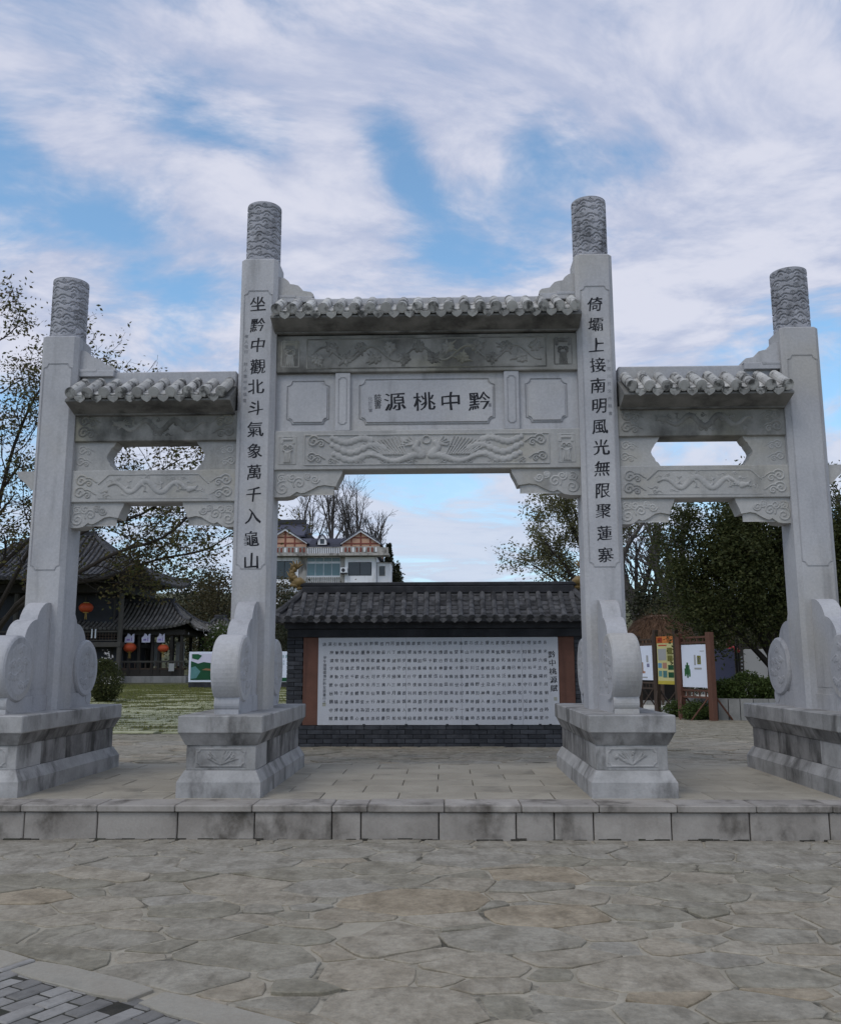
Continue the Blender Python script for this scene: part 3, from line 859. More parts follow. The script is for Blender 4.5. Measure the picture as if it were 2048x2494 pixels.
# ---- lettering
def brush_char(ch, x, z, y, size, sx=1.0, weight=0.012, brush=True, rng=None):
    v, f, n = glyph(ch)
    p = v.copy()
    if brush:
        ph = rng.uniform(0, 6)
        wx = weight * (1.25 + 0.7 * np.sin(v[:, 1] * 6 + ph)); wz = weight * (0.15 + 0.9 * np.sin(v[:, 0] * 5 + ph * 1.7))
        p = p + n * np.c_[wx, wz]
        q = p.copy()
        q[:, 1] += 0.07 * p[:, 0] - 0.05 * p[:, 0] ** 2          # strokes rise to the right
        q[:, 0] += 0.03 * np.sin(p[:, 1] * 5 + ph) + 0.02 * p[:, 1]
        p = q
    V = np.c_[x + p[:, 0] * size * sx, np.full(len(p), y), z + p[:, 1] * size]
    return V, f

# ================================================================== THE GATE
XC = -0.200
gate = empty('memorial_archway', (XC, 10.24, TZ), 'grey carved stone memorial archway with four pillars, tiled roofs and black inscriptions', 'archway')
rq = np.random.default_rng(21)
CY0, CY1 = 10.023, 10.460
CYM = (CY0 + CY1) / 2
WC = 0.218
INN = (XC - 1.9685, XC + 1.9685)
OUT = (XC - 4.300, XC + 4.300)
ZP = 1.067

def ring(poly_rings, mb):
    """loft of equal-length rings of 3D points"""
    n = len(poly_rings[0]); k = len(mb.v)
    for r in poly_rings: mb.v += [tuple(p) for p in r]
    for i in range(len(poly_rings) - 1):
        for j in range(n):
            mb.f.append((k + i * n + j, k + i * n + (j + 1) % n, k + (i + 1) * n + (j + 1) % n, k + (i + 1) * n + j))
    mb.f.append(tuple(k + j for j in range(n - 1, -1, -1)))
    mb.f.append(tuple(k + (len(poly_rings) - 1) * n + j for j in range(n)))

def rect(cx, hx, y0, y1, z, c=0.0):
    if c == 0: return [(cx - hx, y0, z), (cx + hx, y0, z), (cx + hx, y1, z), (cx - hx, y1, z)]
    return [(cx - hx + c, y0, z), (cx + hx - c, y0, z), (cx + hx, y0 + c, z), (cx + hx, y1 - c, z), (cx + hx - c, y1, z), (cx - hx + c, y1, z), (cx - hx, y1 - c, z), (cx - hx, y0 + c, z)]

def notched(x0, x1, z0, z1, c, n=4):
    """panel outline with concave corners"""
    P = []
    for (cx, cz, a0) in ((x0, z0, 90), (x1, z0, 180), (x1, z1, 270), (x0, z1, 0)):
        for k in range(n + 1):
            a = math.radians(a0 - 90 * k / n); P.append((cx + c * math.cos(a), cz + c * math.sin(a)))
    return P

def outline(P, w, y0, y1, mb):
    """raised fillet following a closed outline in the XZ plane"""
    P = np.array(P); c = P.mean(0); n = len(P)
    t = np.roll(P, -1, 0) - np.roll(P, 1, 0); t /= np.linalg.norm(t, axis=1)[:, None] + 1e-9
    nn = np.c_[t[:, 1], -t[:, 0]]
    A = P + nn * w / 2; B = P - nn * w / 2; k = len(mb.v)
    mb.v += [(p[0], y0, p[1]) for p in A] + [(p[0], y1, p[1]) for p in A] + [(p[0], y1, p[1]) for p in B] + [(p[0], y0, p[1]) for p in B]
    for i in range(n):
        j = (i + 1) % n
        for r in range(3):
            mb.f.append((k + r * n + i, k + r * n + j, k + (r + 1) * n + j, k + (r + 1) * n + i))

# ---- pedestals
def pedestal(cx, idx):
    mb = MB()
    Y0, Y1 = 8.852, 11.572
    ring([rect(cx, 0.4045, Y0, Y1, TZ - 0.012), rect(cx, 0.4045, Y0, Y1, 0.446), rect(cx, 0.345, Y0 + 0.06, Y1 - 0.06, 0.55)], mb)
    base = mb.build('pedestal', 'pedestal_stone', gate)
    # neck stones: front, back and side blocks
    yb = [Y0 + 0.075, Y0 + 0.62, Y0 + 1.24, Y0 + 1.80, Y1 - 0.075]
    for a, b in zip(yb[:-1], yb[1:]):
        MB().box(cx - 0.338, cx + 0.338, a + .002, b - .002, 0.549, 0.787, b=0.006).build('neck_block', 'pedestal_stone' if a < Y0 + .1 else 'pedestal_mould', base)
    mb = MB()
    ring([rect(cx, 0.345, Y0 + 0.065, Y1 - 0.065, 0.786), rect(cx, 0.400, Y0 + 0.012, Y1 - 0.012, 0.900)], mb)
    mb.build('cornice', 'pedestal_mould', base)
    for a, b in ((Y0, Y0 + 1.18), (Y0 + 1.18, Y1)):
        MB().box(cx - 0.4112, cx + 0.4112, a, b - 0.002, 0.899, ZP, b=0.010).build('top_slab', 'pedestal_stone', base)
    # carved flower panel on the front
    R = Relief(0.50, 0.19, 0.006)
    outline_pts = notched(0.02, 0.48, 0.015, 0.175, 0.03)
    R.stroke(outline_pts + outline_pts[:1], 0.006, 0.008)
    rr = np.random.default_rng(50 + idx)
    for k in range(15):
        a = math.radians(rr.uniform(25, 155)); L = rr.uniform(0.09, 0.2)
        t = np.linspace(0, 1, 8); bend = rr.uniform(-.5, .5)
        R.stroke(np.c_[0.25 + t * L * math.cos(a) * 1.1 + bend * t * t * .06, 0.03 + t * min(L, 0.135) * math.sin(a)], np.linspace(.008, .003, 8), 0.010)
    for k in range(5):
        R.stroke(spiral(rr.uniform(.08, .42), rr.uniform(.06, .14), .018, 1.0, rr.uniform(0, 6)), .006, .010)
    V, F = R.mesh(cx - 0.25, 0.573, Y0 + 0.073)
    mobj('flower_carving', V, F, 'pedestal_stone', base, smooth=True)
    return base
for i, cx in enumerate(INN + OUT): pedestal(cx, i)

# ---- cloud pillar finial (shared mesh)
RR = 0.198; FH = 0.735
R = Relief(2 * math.pi * RR, FH, 0.0052, base=0.016); R.base0 = 0.016
rr = np.random.default_rng(5)
circ = 2 * math.pi * RR
for row in range(8):
    z0 = 0.045 + row * 0.088
    x = rr.uniform(0, 0.1)
    while x < circ:
        w = rr.uniform(0.16, 0.24); h = rr.uniform(0.03, 0.055)
        pts = np.array([(0, 0), (.12, .35), (.22, .3), (.36, .95), (.5, 1), (.62, .85), (.72, .45), (.85, .4), (1, -.05)])
        for sh in (-circ, 0, circ):
            P = np.c_[x + sh + pts[:, 0] * w, z0 + pts[:, 1] * h]
            R.stroke(P, 0.0085, 0.020, groove=True)
            P2 = np.c_[x + sh + (0.25 + 0.5 * pts[1:7, 0]) * w, z0 - 0.022 + pts[1:7, 1] * h * .7]
            R.stroke(P2, 0.006, 0.016, groove=True)
            if rr.random() < 2: R.stroke(spiral(x + sh + w * 1.02, z0 + 0.030, 0.030, 1.6, 1.0 + row, 1 if row % 2 else -1, n=22, rin=.2), 0.0048, 0.013, groove=True)
        x += w * 1.05
X, Z = np.meshgrid(R.x, R.z)
th = X / RR; rad = RR - 0.006 + R.H * 0.85
rad[-1, :] = RR; rad[0, :] = RR
FV = np.stack([rad * np.sin(th), -rad * np.cos(th), Z], -1).reshape(-1, 3)
ii, jj = np.meshgrid(np.arange(R.nx - 1), np.arange(R.nz - 1)); q = (jj * R.nx + ii).ravel()
FF = np.stack([q, q + 1, q + R.nx + 1, q + R.nx], -1)
finial_src = None
def finial(col, cx, ztop, rot):
    global finial_src
    if finial_src is None:
        finial_src = mobj('finial', FV, FF, 'finial_stone', col, smooth=True, loc=(0, 0, 0))
        attach(finial_src, col, (cx, CYM, ztop - 0.002)); finial_src.rotation_euler = (0, 0, rot); o = finial_src
    else: o = clone(finial_src, col, (cx, CYM, ztop - 0.002), (0, 0, rot))
    mb = MB(); mb.cyl((cx, CYM, ztop + FH - 0.012), (cx, CYM, ztop + FH + 0.008), RR + 0.006, k=40)
    mb.build('finial_cap', 'finial_stone', col)

# ---- drum stones against the pillars
DR = Relief(0.60, 0.60, 0.008)
rr = np.random.default_rng(77)
for k in range(9):
    a = k * 0.7; r0 = 0.05 + 0.2 * ((k * 0.37) % 1)
    cloud(DR, 0.3 + r0 * math.cos(a), 0.3 + r0 * math.sin(a), 0.04, 0.008, 1 if k % 2 else -1, w=.008)
DRH = DR.H * (np.hypot(*(np.meshgrid(DR.x - .3, DR.z - .3))) < 0.26)
def drum_stone(col, cx, front=True):
    s = -1 if front else 1
    yc = CY0 if front else CY1
    def Y(d): return yc + s * d            # d = distance out from the pillar face
    T = 0.108
    mb = MB()
    def P(poly, t): mb.prism([(Y(d), z) for d, z in (poly if not front else poly[::-1])], 'x', cx - t, cx + t)
    dc = 0.735 if front else 0.60
    # foot
    P([(-0.01, ZP - .006), (dc + 0.20, ZP - .006), (dc + 0.20, ZP + 0.045), (dc + 0.12, ZP + 0.06), (dc + 0.10, ZP + 0.16), (-0.01, ZP + 0.16)], T + 0.012)
    P([(-0.01, ZP + .105), (dc + 0.10, ZP + .105), (dc + 0.10, ZP + 0.30), (-0.01, ZP + 0.55)], T - 0.0075)
    # humps rising to the pillar
    def hump(d0, d1, z0, z1, t):
        n = 10
        arc = [(d1 - (d1 - d0) * (1 - math.cos(a)), z0 + (z1 - z0) * math.sin(a)) for a in np.linspace(0, math.pi / 2, n)]
        P([(-0.012, 1.30)] + [(d1, 1.30)] + arc + [(-0.012, z1)], t)
    hump(0.03, 0.34, 1.93, 2.240, T - 0.010)
    hump(0.30, 0.60, 1.78, 2.040, T - 0.004)
    # small scroll under the drum
    for (d, z, r, t) in ((dc + 0.10, ZP + 0.245, 0.072, T + 0.004), (dc + 0.125, ZP + 0.105, 0.085, T + 0.017)):
        mb.prism([(Y(d + r * math.cos(a)), z + r * math.sin(a)) for a in np.linspace(0, 2 * math.pi, 22, endpoint=False)], 'x', cx - t, cx + t)
    o = mb.build('drum_stone', 'gate_stone', col)
    # drum
    n = 48; r = 0.342; zc = 1.515
    md = MB()
    rings = []
    for (x, rr_) in ((-T - 0.034, r - 0.045), (-T - 0.034, r - 0.024), (-T - 0.018, r - 0.006), (-T, r), (T, r), (T + 0.018, r - 0.006), (T + 0.034, r - 0.024), (T + 0.034, r - 0.045)):
        rings.append([(cx + x, Y(dc) + rr_ * math.cos(a), zc + rr_ * math.sin(a)) for a in np.linspace(0, 2 * math.pi, n, endpoint=False)])
    ring(rings, md)
    md.build('drum', 'gate_stone', o)
    # carved faces of the drum
    for sx in (-1, 1):
        ii, jj = np.meshgrid(np.arange(DR.nx - 1), np.arange(DR.nz - 1)); q = (jj * DR.nx + ii).ravel()
        A, B = np.meshgrid(DR.x - .3, DR.z - .3)
        H = DRH - 0.004 * (np.hypot(A, B) > 0.262)
        V = np.stack([cx + sx * (T + 0.0352 + H), Y(dc) + A * (1 if front else -1), zc + B], -1).reshape(-1, 3)
        F = np.stack([q, q + 1, q + DR.nx + 1, q + DR.nx], -1)
        keep = (np.hypot(V[F].mean(1)[:, 1] - Y(dc), V[F].mean(1)[:, 2] - zc) < 0.285)
        F = F[keep]
        used = np.unique(F); mp = np.full(len(V), -1); mp[used] = np.arange(len(used))
        F = mp[F]
        if (sx > 0) != front: F = F[:, ::-1]
        mobj('drum_carving', V[used], F, 'gate_stone', o, smooth=True)
    return o

# ---- pillars
COUPLET = ["坐黔中觀北斗氣象萬千入龜山", "倚壩上接南明風光無限聚蓮寨"]
def pillar(cx, ztop, inner, idx):
    mb = MB()
    zj = [ZP - .004, ZP + 0.05, 2.0, 3.5, ztop - 0.03, ztop]
    ring([rect(cx, WC, CY0, CY1, ZP - .004, 0.045), rect(cx, WC, CY0, CY1, ztop - 0.012, 0.045), rect(cx, WC - 0.012, CY0 + .012, CY1 - .012, ztop, 0.042)], mb)
    col = mb.build('pillar', 'gate_stone', gate)
    finial(col, cx, ztop, rq.uniform(0, 6))
    mb = MB()
    zt = 5.90 if inner else 5.03
    zb = 2.61
    for yf, yb in ((CY0 - 0.0045, CY0 + 0.004), (CY1 + 0.0045, CY1 - 0.004)):
        outline(notched(cx - 0.165, cx + 0.165, zb, zt, 0.05), 0.010, yf, yb, mb)
    mb.build('panel_fillet', 'gate_stone', col)
    drum_stone(col, cx, True); drum_stone(col, cx, False)
    if inner:
        s_ = COUPLET[0 if cx < XC else 1]
        za, ze = (5.735, 2.70) if cx < XC else (5.675, 2.745)
        for k, ch in enumerate(s_):
            z = za + (ze - za) * k / 12 + rq.normal(0, .004)
            V, F = brush_char(ch, cx + rq.normal(0.005, .006), z, CY0 - 0.0016, 0.188 + rq.normal(0, .006), 0.98, 0.017, True, rq)
            mobj('inscribed_character', V, F, 'ink', col)
        # small signature column beside the couplet
        if cx < XC: items = [("學人何印", 5.335, 0.062), ("財人章中李福書", 5.0, 0.073)]; sx = cx - 0.128
        else: items = [("下河川於文舟縣書", 4.98, 0.088)]; sx = cx + 0.128
        for txt, z0, dz in items:
            mbv, mbf = [], []
            tb = MB()
            for k, ch in enumerate(txt):
                V, F = brush_char(ch, sx, z0 - k * dz, CY0 - 0.0016, 0.048, 1.0, 0.0, False, rq)
                tb.add(V, F)
            tb.build('signature', 'faint_ink', col, kind='stuff')
    return col
for i, cx in enumerate(INN): pillar(cx, 6.306, True, i)
for i, cx in enumerate(OUT): pillar(cx, 5.375, False, i)

# ---- beams and panels
BY0, BY1 = 10.09, 10.39
def beam(name, x0, x1, z0, z1, y0=BY0, y1=BY1, mat='beam_stone', b=0.008):
    return MB().box(x0, x1, y0, y1, z0, z1, b=b).build(name, mat, gate)
def carve(R, x0, z0, y, parent, mat='beam_stone'):
    V, F = R.mesh(x0, z0, y + 0.0035); mobj('carving', V, F, mat, parent, smooth=True)

MX0, MX1 = INN[0] + WC - 0.01, INN[1] - WC + 0.01
MW = MX1 - MX0
HT = 0.022
# lower main beam: pair of winged dragons facing a pearl
b1 = beam('lintel_beam', MX0, MX1, 3.752, 4.212)
R = Relief(MW - 0.06, 0.40, 0.0068)
W, Hh = R.w, R.h
end_band(R, 0.02, 0.23, Hh, HT); end_band(R, W - 0.25, 0.23, Hh, HT)
fx0, fx1 = 0.33, W - 0.33
for a, b in (((fx0, .025), (fx1, .025)), ((fx1, .025), (fx1, Hh - .025)), ((fx1, Hh - .025), (fx0, Hh - .025)), ((fx0, Hh - .025), (fx0, .025))):
    R.stroke([a, b], 0.007, HT * .8)
cloud(R, fx0 + .10, Hh - .10, .07, HT, 1); cloud(R, fx0 + .08, .11, .06, HT, 1)
mid = W / 2
R.stroke(spiral(mid, Hh - .09, .045, 1, 0, 1, rin=.95), .012, HT)
t = np.linspace(0, 1, 40)
bx = mid - 0.05 - 0.62 * t; bz = 0.13 - 0.05 * np.sin(t * 3.1) + 0.02 * np.sin(t * 9)
R.stroke(np.c_[bx, bz], .045 * (1 - .55 * t) * (1 + .12 * np.sin(t * 90)), HT * 1.2)
R.stroke([(mid - .06, .14), (mid - .13, .22), (mid - .10, .28)], [.05, .042, .03], HT * 1.3)
for k in range(5):
    R.stroke([(mid - .12, .26), (mid - .20 - .03 * k, .35 - .03 * k)], [.014, .005], HT)
for k in range(11):           # wing feathers
    x_ = mid - .22 - .028 * k
    R.stroke([(x_, .14), (x_ - .10 - .012 * k, Hh - .045 - .008 * k)], [.013, .007], HT * .95)
for (sx, sz, ln, am) in ((-.46, .20, .62, .05), (-.50, .10, .56, .04), (-.62, .30, .46, .03)):   # scalloped tail plumes
    tt = np.linspace(0, 1, 60)
    X_ = mid + sx - ln * tt; Z_ = sz + am * np.sin(tt * 7) + .02 * tt
    ok = X_ > fx0 + .06
    R.stroke(np.c_[X_[ok], Z_[ok]], (.030 * np.abs(np.sin(tt * 26)) + .012)[ok], HT)
for k in range(4): cloud(R, mid - .20 - .3 * k, .065, .034, HT * .8, 1)
R.mirror()
carve(R, MX0 + 0.03, 3.752 + 0.03, BY0, b1)
# upper main beam: peony scrolls
b2 = beam('upper_beam', MX0, MX1, 4.912, 5.362, mat='weathered_shaded_beam')
R = Relief(MW - 0.06, 0.39, 0.0068)
end_band(R, 0.02, 0.24, R.h, HT * .8); end_band(R, R.w - 0.26, 0.24, R.h, HT * .8)
rr = np.random.default_rng(9)
for a, b in (((.34, .02), (R.w - .34, .02)), ((R.w - .34, .02), (R.w - .34, R.h - .02)), ((R.w - .34, R.h - .02), (.34, R.h - .02)), ((.34, R.h - .02), (.34, .02))):
    R.stroke([a, b], 0.007, HT * .8)
tt = np.linspace(0, 1, 160)
R.stroke(np.c_[.40 + (R.w - .8) * tt, .19 + .085 * np.sin(tt * 30)], .013, HT * .8)
for k in range(16):
    fx = .46 + (R.w - .92) * k / 15; fz = .19 + (.075 if k % 2 else -.06)
    for p in range(7):
        a = p * 2 * math.pi / 7 + k
        R.stroke([(fx + .016 * math.cos(a), fz + .016 * math.sin(a)), (fx + .052 * math.cos(a), fz + .048 * math.sin(a))], [.013, .024], HT * rr.uniform(.8, 1.2))
    for p in range(5):
        a = rr.uniform(0, 6.28); L = rr.uniform(.07, .13)
        R.stroke([(fx + .05 * math.cos(a), fz + .05 * math.sin(a)), (fx + L * math.cos(a), np.clip(fz + L * math.sin(a), .035, R.h - .035))], [.018, .005], HT * .8)
carve(R, MX0 + 0.03, 4.912 + 0.03, BY0, b2, 'weathered_shaded_beam')
# name plaque zone
PY = 10.150
pl = beam('plaque_field', MX0, MX1, 4.210, 4.914, PY, BY1 - 0.02, 'gate_stone', b=0.004)
for x0, x1 in ((-1.257, -1.084), (0.7, 0.873)):
    p = MB().box(x0, x1, PY - 0.045, PY + 0.02, 4.213, 4.911, b=0.006).build('plaque_post', 'gate_stone', pl)
    mb = MB(); outline(notched(x0 + .04, x1 - .04, 4.29, 4.85, .02), .008, PY - 0.0495, PY - 0.04, mb); mb.build('post_fillet', 'gate_stone', pl)
def inset(x0, x1, z0, z1, c, name):
    mb = MB(); mb.prism(notched(x0, x1, z0, z1, c), 'y', PY - 0.016, PY + 0.004); mb.f = [tuple(reversed(q)) for q in mb.f]
    mb.build(name, 'gate_stone', pl)
    mb = MB(); outline(notched(x0 - .025, x1 + .025, z0 - .025, z1 + .025, c + .01), .008, PY - 0.007, PY + .003, mb); mb.build('panel_fillet', 'gate_stone', pl)
inset(-1.80, -1.36, 4.33, 4.80, .05, 'side_panel'); inset(0.975, 1.40, 4.33, 4.80, .05, 'side_panel')
inset(-0.955, 0.565, 4.32, 4.81, .06, 'name_panel')
for ch, x in zip("源桃中黔", (-0.566, -0.226, 0.084, 0.412)):
    V, F = brush_char(ch, x, 4.563, PY - 0.0176, 0.235, 1.10, 0.014, True, rq)
    mobj('inscribed_character', V, F, 'ink', pl)
tb = MB()
for k, ch in enumerate("化於凡"):
    V, F = brush_char(ch, -0.80 - 0.05, 4.60 - k * .055, PY - 0.0176, 0.055, 1.0, 0, False, rq); tb.add(V, F)
tb.build('signature', 'faint_ink', pl, kind='stuff')
tb = MB()
for k, ch in enumerate("懿書"):
    V, F = brush_char(ch, -0.80 + 0.035, 4.61 - k * .085, PY - 0.0176, 0.10, 0.9, 0.004, True, rq); tb.add(V, F)
tb.build('signature', 'ink', pl, kind='stuff')
MB().box(-0.865, -0.83, PY - 0.0176, PY - 0.014, 4.44, 4.475).build('seal_mark', 'faint_ink', pl)
MB().box(0.52, 0.55, PY - 0.0176, PY - 0.014, 4.49, 4.53).build('seal_mark', 'faint_ink', pl)

# brackets under the beams
def bracket(x0, w, zt, zb, sgn, parent=None):
    prof = [(0, 0), (1, 0), (.985, -.16), (.93, -.42), (.90, -.62), (.84, -.60), (.74, -.56), (.64, -.60), (.54, -.74), (.45, -.84), (.40, -.86), (.345, -.80), (.31, -.86), (.25, -.96), (.16, -1.0), (0, -1.0)]
    h = zt - zb
    pts = [(x0 + sgn * w * a, zt + h * c) for a, c in prof]
    if sgn > 0: pts = pts[::-1]
    mb = MB(); mb.prism(pts, 'y', BY0 + 0.03, BY1 - 0.03); mb.f = [tuple(reversed(q)) for q in mb.f] if sgn > 0 else mb.f
    o = mb.build('bracket', 'beam_stone', gate)
    R = Relief(w * .86, h * .86, .007)
    for (cx_, cz_, r_) in ((.14, .30, .20), (.42, .52, .17), (.68, .68, .12), (.30, .76, .13), (.56, .82, .10), (.12, .72, .12)):
        R.stroke(spiral(cx_ * R.w, cz_ * R.h, r_ * min(R.w, R.h * 1.6), 1.6, cx_ * 9, 1 if cx_ < .4 else -1), .011, .012)
    X_, Z_ = np.meshgrid(R.x / R.w, R.z / R.h)
    lower = 1 - np.interp(X_.ravel(), [0, .2, .4, .6, .8, 1], [.98, .95, .80, .62, .46, .40]).reshape(X_.shape)
    R.H[Z_ < lower] = -0.02
    if sgn < 0: R.H = R.H[:, ::-1]
    V, F = R.mesh(x0 + (0.012 if sgn > 0 else -0.012 - R.w), zt - h * .07 - R.h, BY0 + 0.03 + .003)
    mobj('carving', V, F, 'beam_stone', o, smooth=True)
bracket(MX0, 0.80, 3.7535, 3.44, 1); bracket(MX1, 0.80, 3.7535, 3.44, -1)

# ---- tiled roofs of the gate
tile_len = 0.43
def roof(x0, x1, n, z_disc, ridge_z, wall_side, name):
    """eave at y=9.74; ridge at the pillar centre line; both slopes"""
    rz = z_disc + 0.24
    ye, yr = 9.74, CYM - 0.10
    mb = MB()
    for s in (-1, 1):
        e = CYM + s * (CYM - ye); r = CYM + s * 0.09
        poly = [(e - s * 0.035, z_disc - 0.080), (e - s * 0.035, z_disc - 0.058), (r, rz - 0.045), (r, rz - 0.16), (CYM + s * 0.19, z_disc - 0.155)]
        if s > 0: poly = poly[::-1]
        mb.prism(poly, 'x', x0 + 0.012, x1 - 0.012)
    o = mb.build('roof', 'weathered_shaded_stone', gate)
    MB().box(x0 + .02, x1 - .02, CYM - 0.20, CYM + 0.20, z_disc - 0.17, z_disc - 0.02, b=.004).build('eave_board', 'weathered_shaded_stone', o)
    # ridge
    MB().box(x0 + .03, x1 - .03, CYM - 0.085, CYM + 0.085, rz - 0.06, ridge_z, b=.012).build('ridge', 'gate_stone', o)
    src = dsrc = None
    sp = (x1 - x0) / n
    slope = math.atan2(rz - z_disc, yr - ye)
    L = math.hypot(rz - z_disc, yr - ye)
    for s in (-1, 1):
        for i in range(n):
            cx = x0 + sp * (i + 0.5)
            loc = (cx, CYM + s * (CYM - ye + 0.022), z_disc)
            if src is None:
                tb = MB(); r = 0.057
                prof = [(0.0, 0.064), (0.022, 0.064), (0.026, r), (L * .5, r * .97), (L * .5 + .004, r * 1.05), (L, r)]
                rings = [[(rr_ * math.cos(a), d, rr_ * math.sin(a)) for a in np.linspace(0, 2 * math.pi, 14, endpoint=False)] for d, rr_ in prof]
                ring(rings, tb)
                tb.f = [tuple(reversed(q)) for q in tb.f]
                tb.cyl((0, -0.006, 0), (0, 0.003, 0), 0.050, k=14)
                src = mobj('roof_tile', tb.v, tb.f, 'roof_stone', o, loc=(0, 0, 0)); attach(src, o, loc); t_ = src
            else: t_ = clone(src, o, loc)
            jit = rq.normal(0, .012)
            t_.rotation_euler = (slope + jit, 0, rq.normal(0, .01)) if s < 0 else (slope + jit, 0, math.pi + rq.normal(0, .01))
            if i < n - 1:
                loc = (cx + sp / 2, CYM + s * (CYM - ye + 0.010), z_disc - 0.015)
                if dsrc is None:
                    db = MB()
                    arc = [(-.062, .012), (-.045, -.012), (-.025, -.022), (0, -.026), (.025, -.022), (.045, -.012), (.062, .012), (.058, -.050), (.035, -.075), (0, -.095), (-.035, -.075), (-.058, -.050)]
                    db.prism(arc[::-1], 'y', -0.004, 0.016)
                    pan = [(-.06, .02), (-.04, .0), (0, -.008), (.04, .0), (.06, .02), (.06, .008), (.04, -.014), (0, -.022), (-.04, -.014), (-.06, .008)]
                    db.prism(pan[::-1], 'y', 0.014, L * .97)
                    dsrc = mobj('drip_tile', db.v, db.f, 'roof_stone', o, loc=(0, 0, 0)); attach(dsrc, o, loc); t_ = dsrc
                else: t_ = clone(dsrc, o, loc)
                t_.rotation_euler = (slope * (1 if s < 0 else 1), 0, 0 if s < 0 else math.pi)
    return o
main_roof = roof(-1.985, 1.585, 20, 5.545, 5.850, None, 'main')
left_roof = roof(-4.300, -2.400, 10, 4.580, 4.965, None, 'left')
right_roof = roof(2.000, 3.900, 10, 4.590, 4.965, None, 'right')

# scalloped wing stones on the ridges next to the pillars
def wing(x0, sgn, zb, w, h, parent):
    pr = [(0, 0), (1.0, 0), (.99, .14), (.92, .24), (.80, .27), (.70, .30), (.64, .42), (.56, .56), (.44, .62), (.33, .64), (.27, .80), (.16, .94), (.04, 1.0), (0, 1.0)]
    pts = [(x0 + sgn * w * a, zb + h * c) for a, c in pr]
    mb = MB(); mb.prism(pts if sgn < 0 else pts, 'y', CYM - 0.115, CYM + 0.115)
    if sgn > 0: mb.f = [tuple(reversed(q)) for q in mb.f]
    mb.build('wing_stone', 'gate_stone', parent)
    MB().box(min(x0, x0 + sgn * w * .98), max(x0, x0 + sgn * w * .98), CYM - 0.135, CYM + 0.135, zb - 0.075, zb + 0.002, b=.006).build('wing_base', 'gate_stone', parent)
    MB().box(min(x0, x0 + sgn * w * .5), max(x0, x0 + sgn * w * .5), CYM - 0.14, CYM + 0.14, zb - 0.02, zb + .015, b=.004).build('wing_fillet', 'gate_stone', parent)
wing(INN[0] + WC - .004, 1, 5.862, 0.42, 0.255, main_roof); wing(INN[1] - WC + .004, -1, 5.862, 0.42, 0.255, main_roof)
wing(OUT[0] + WC - .004, 1, 4.975, 0.42, 0.255, left_roof); wing(OUT[1] - WC + .004, -1, 4.975, 0.42, 0.255, right_roof)

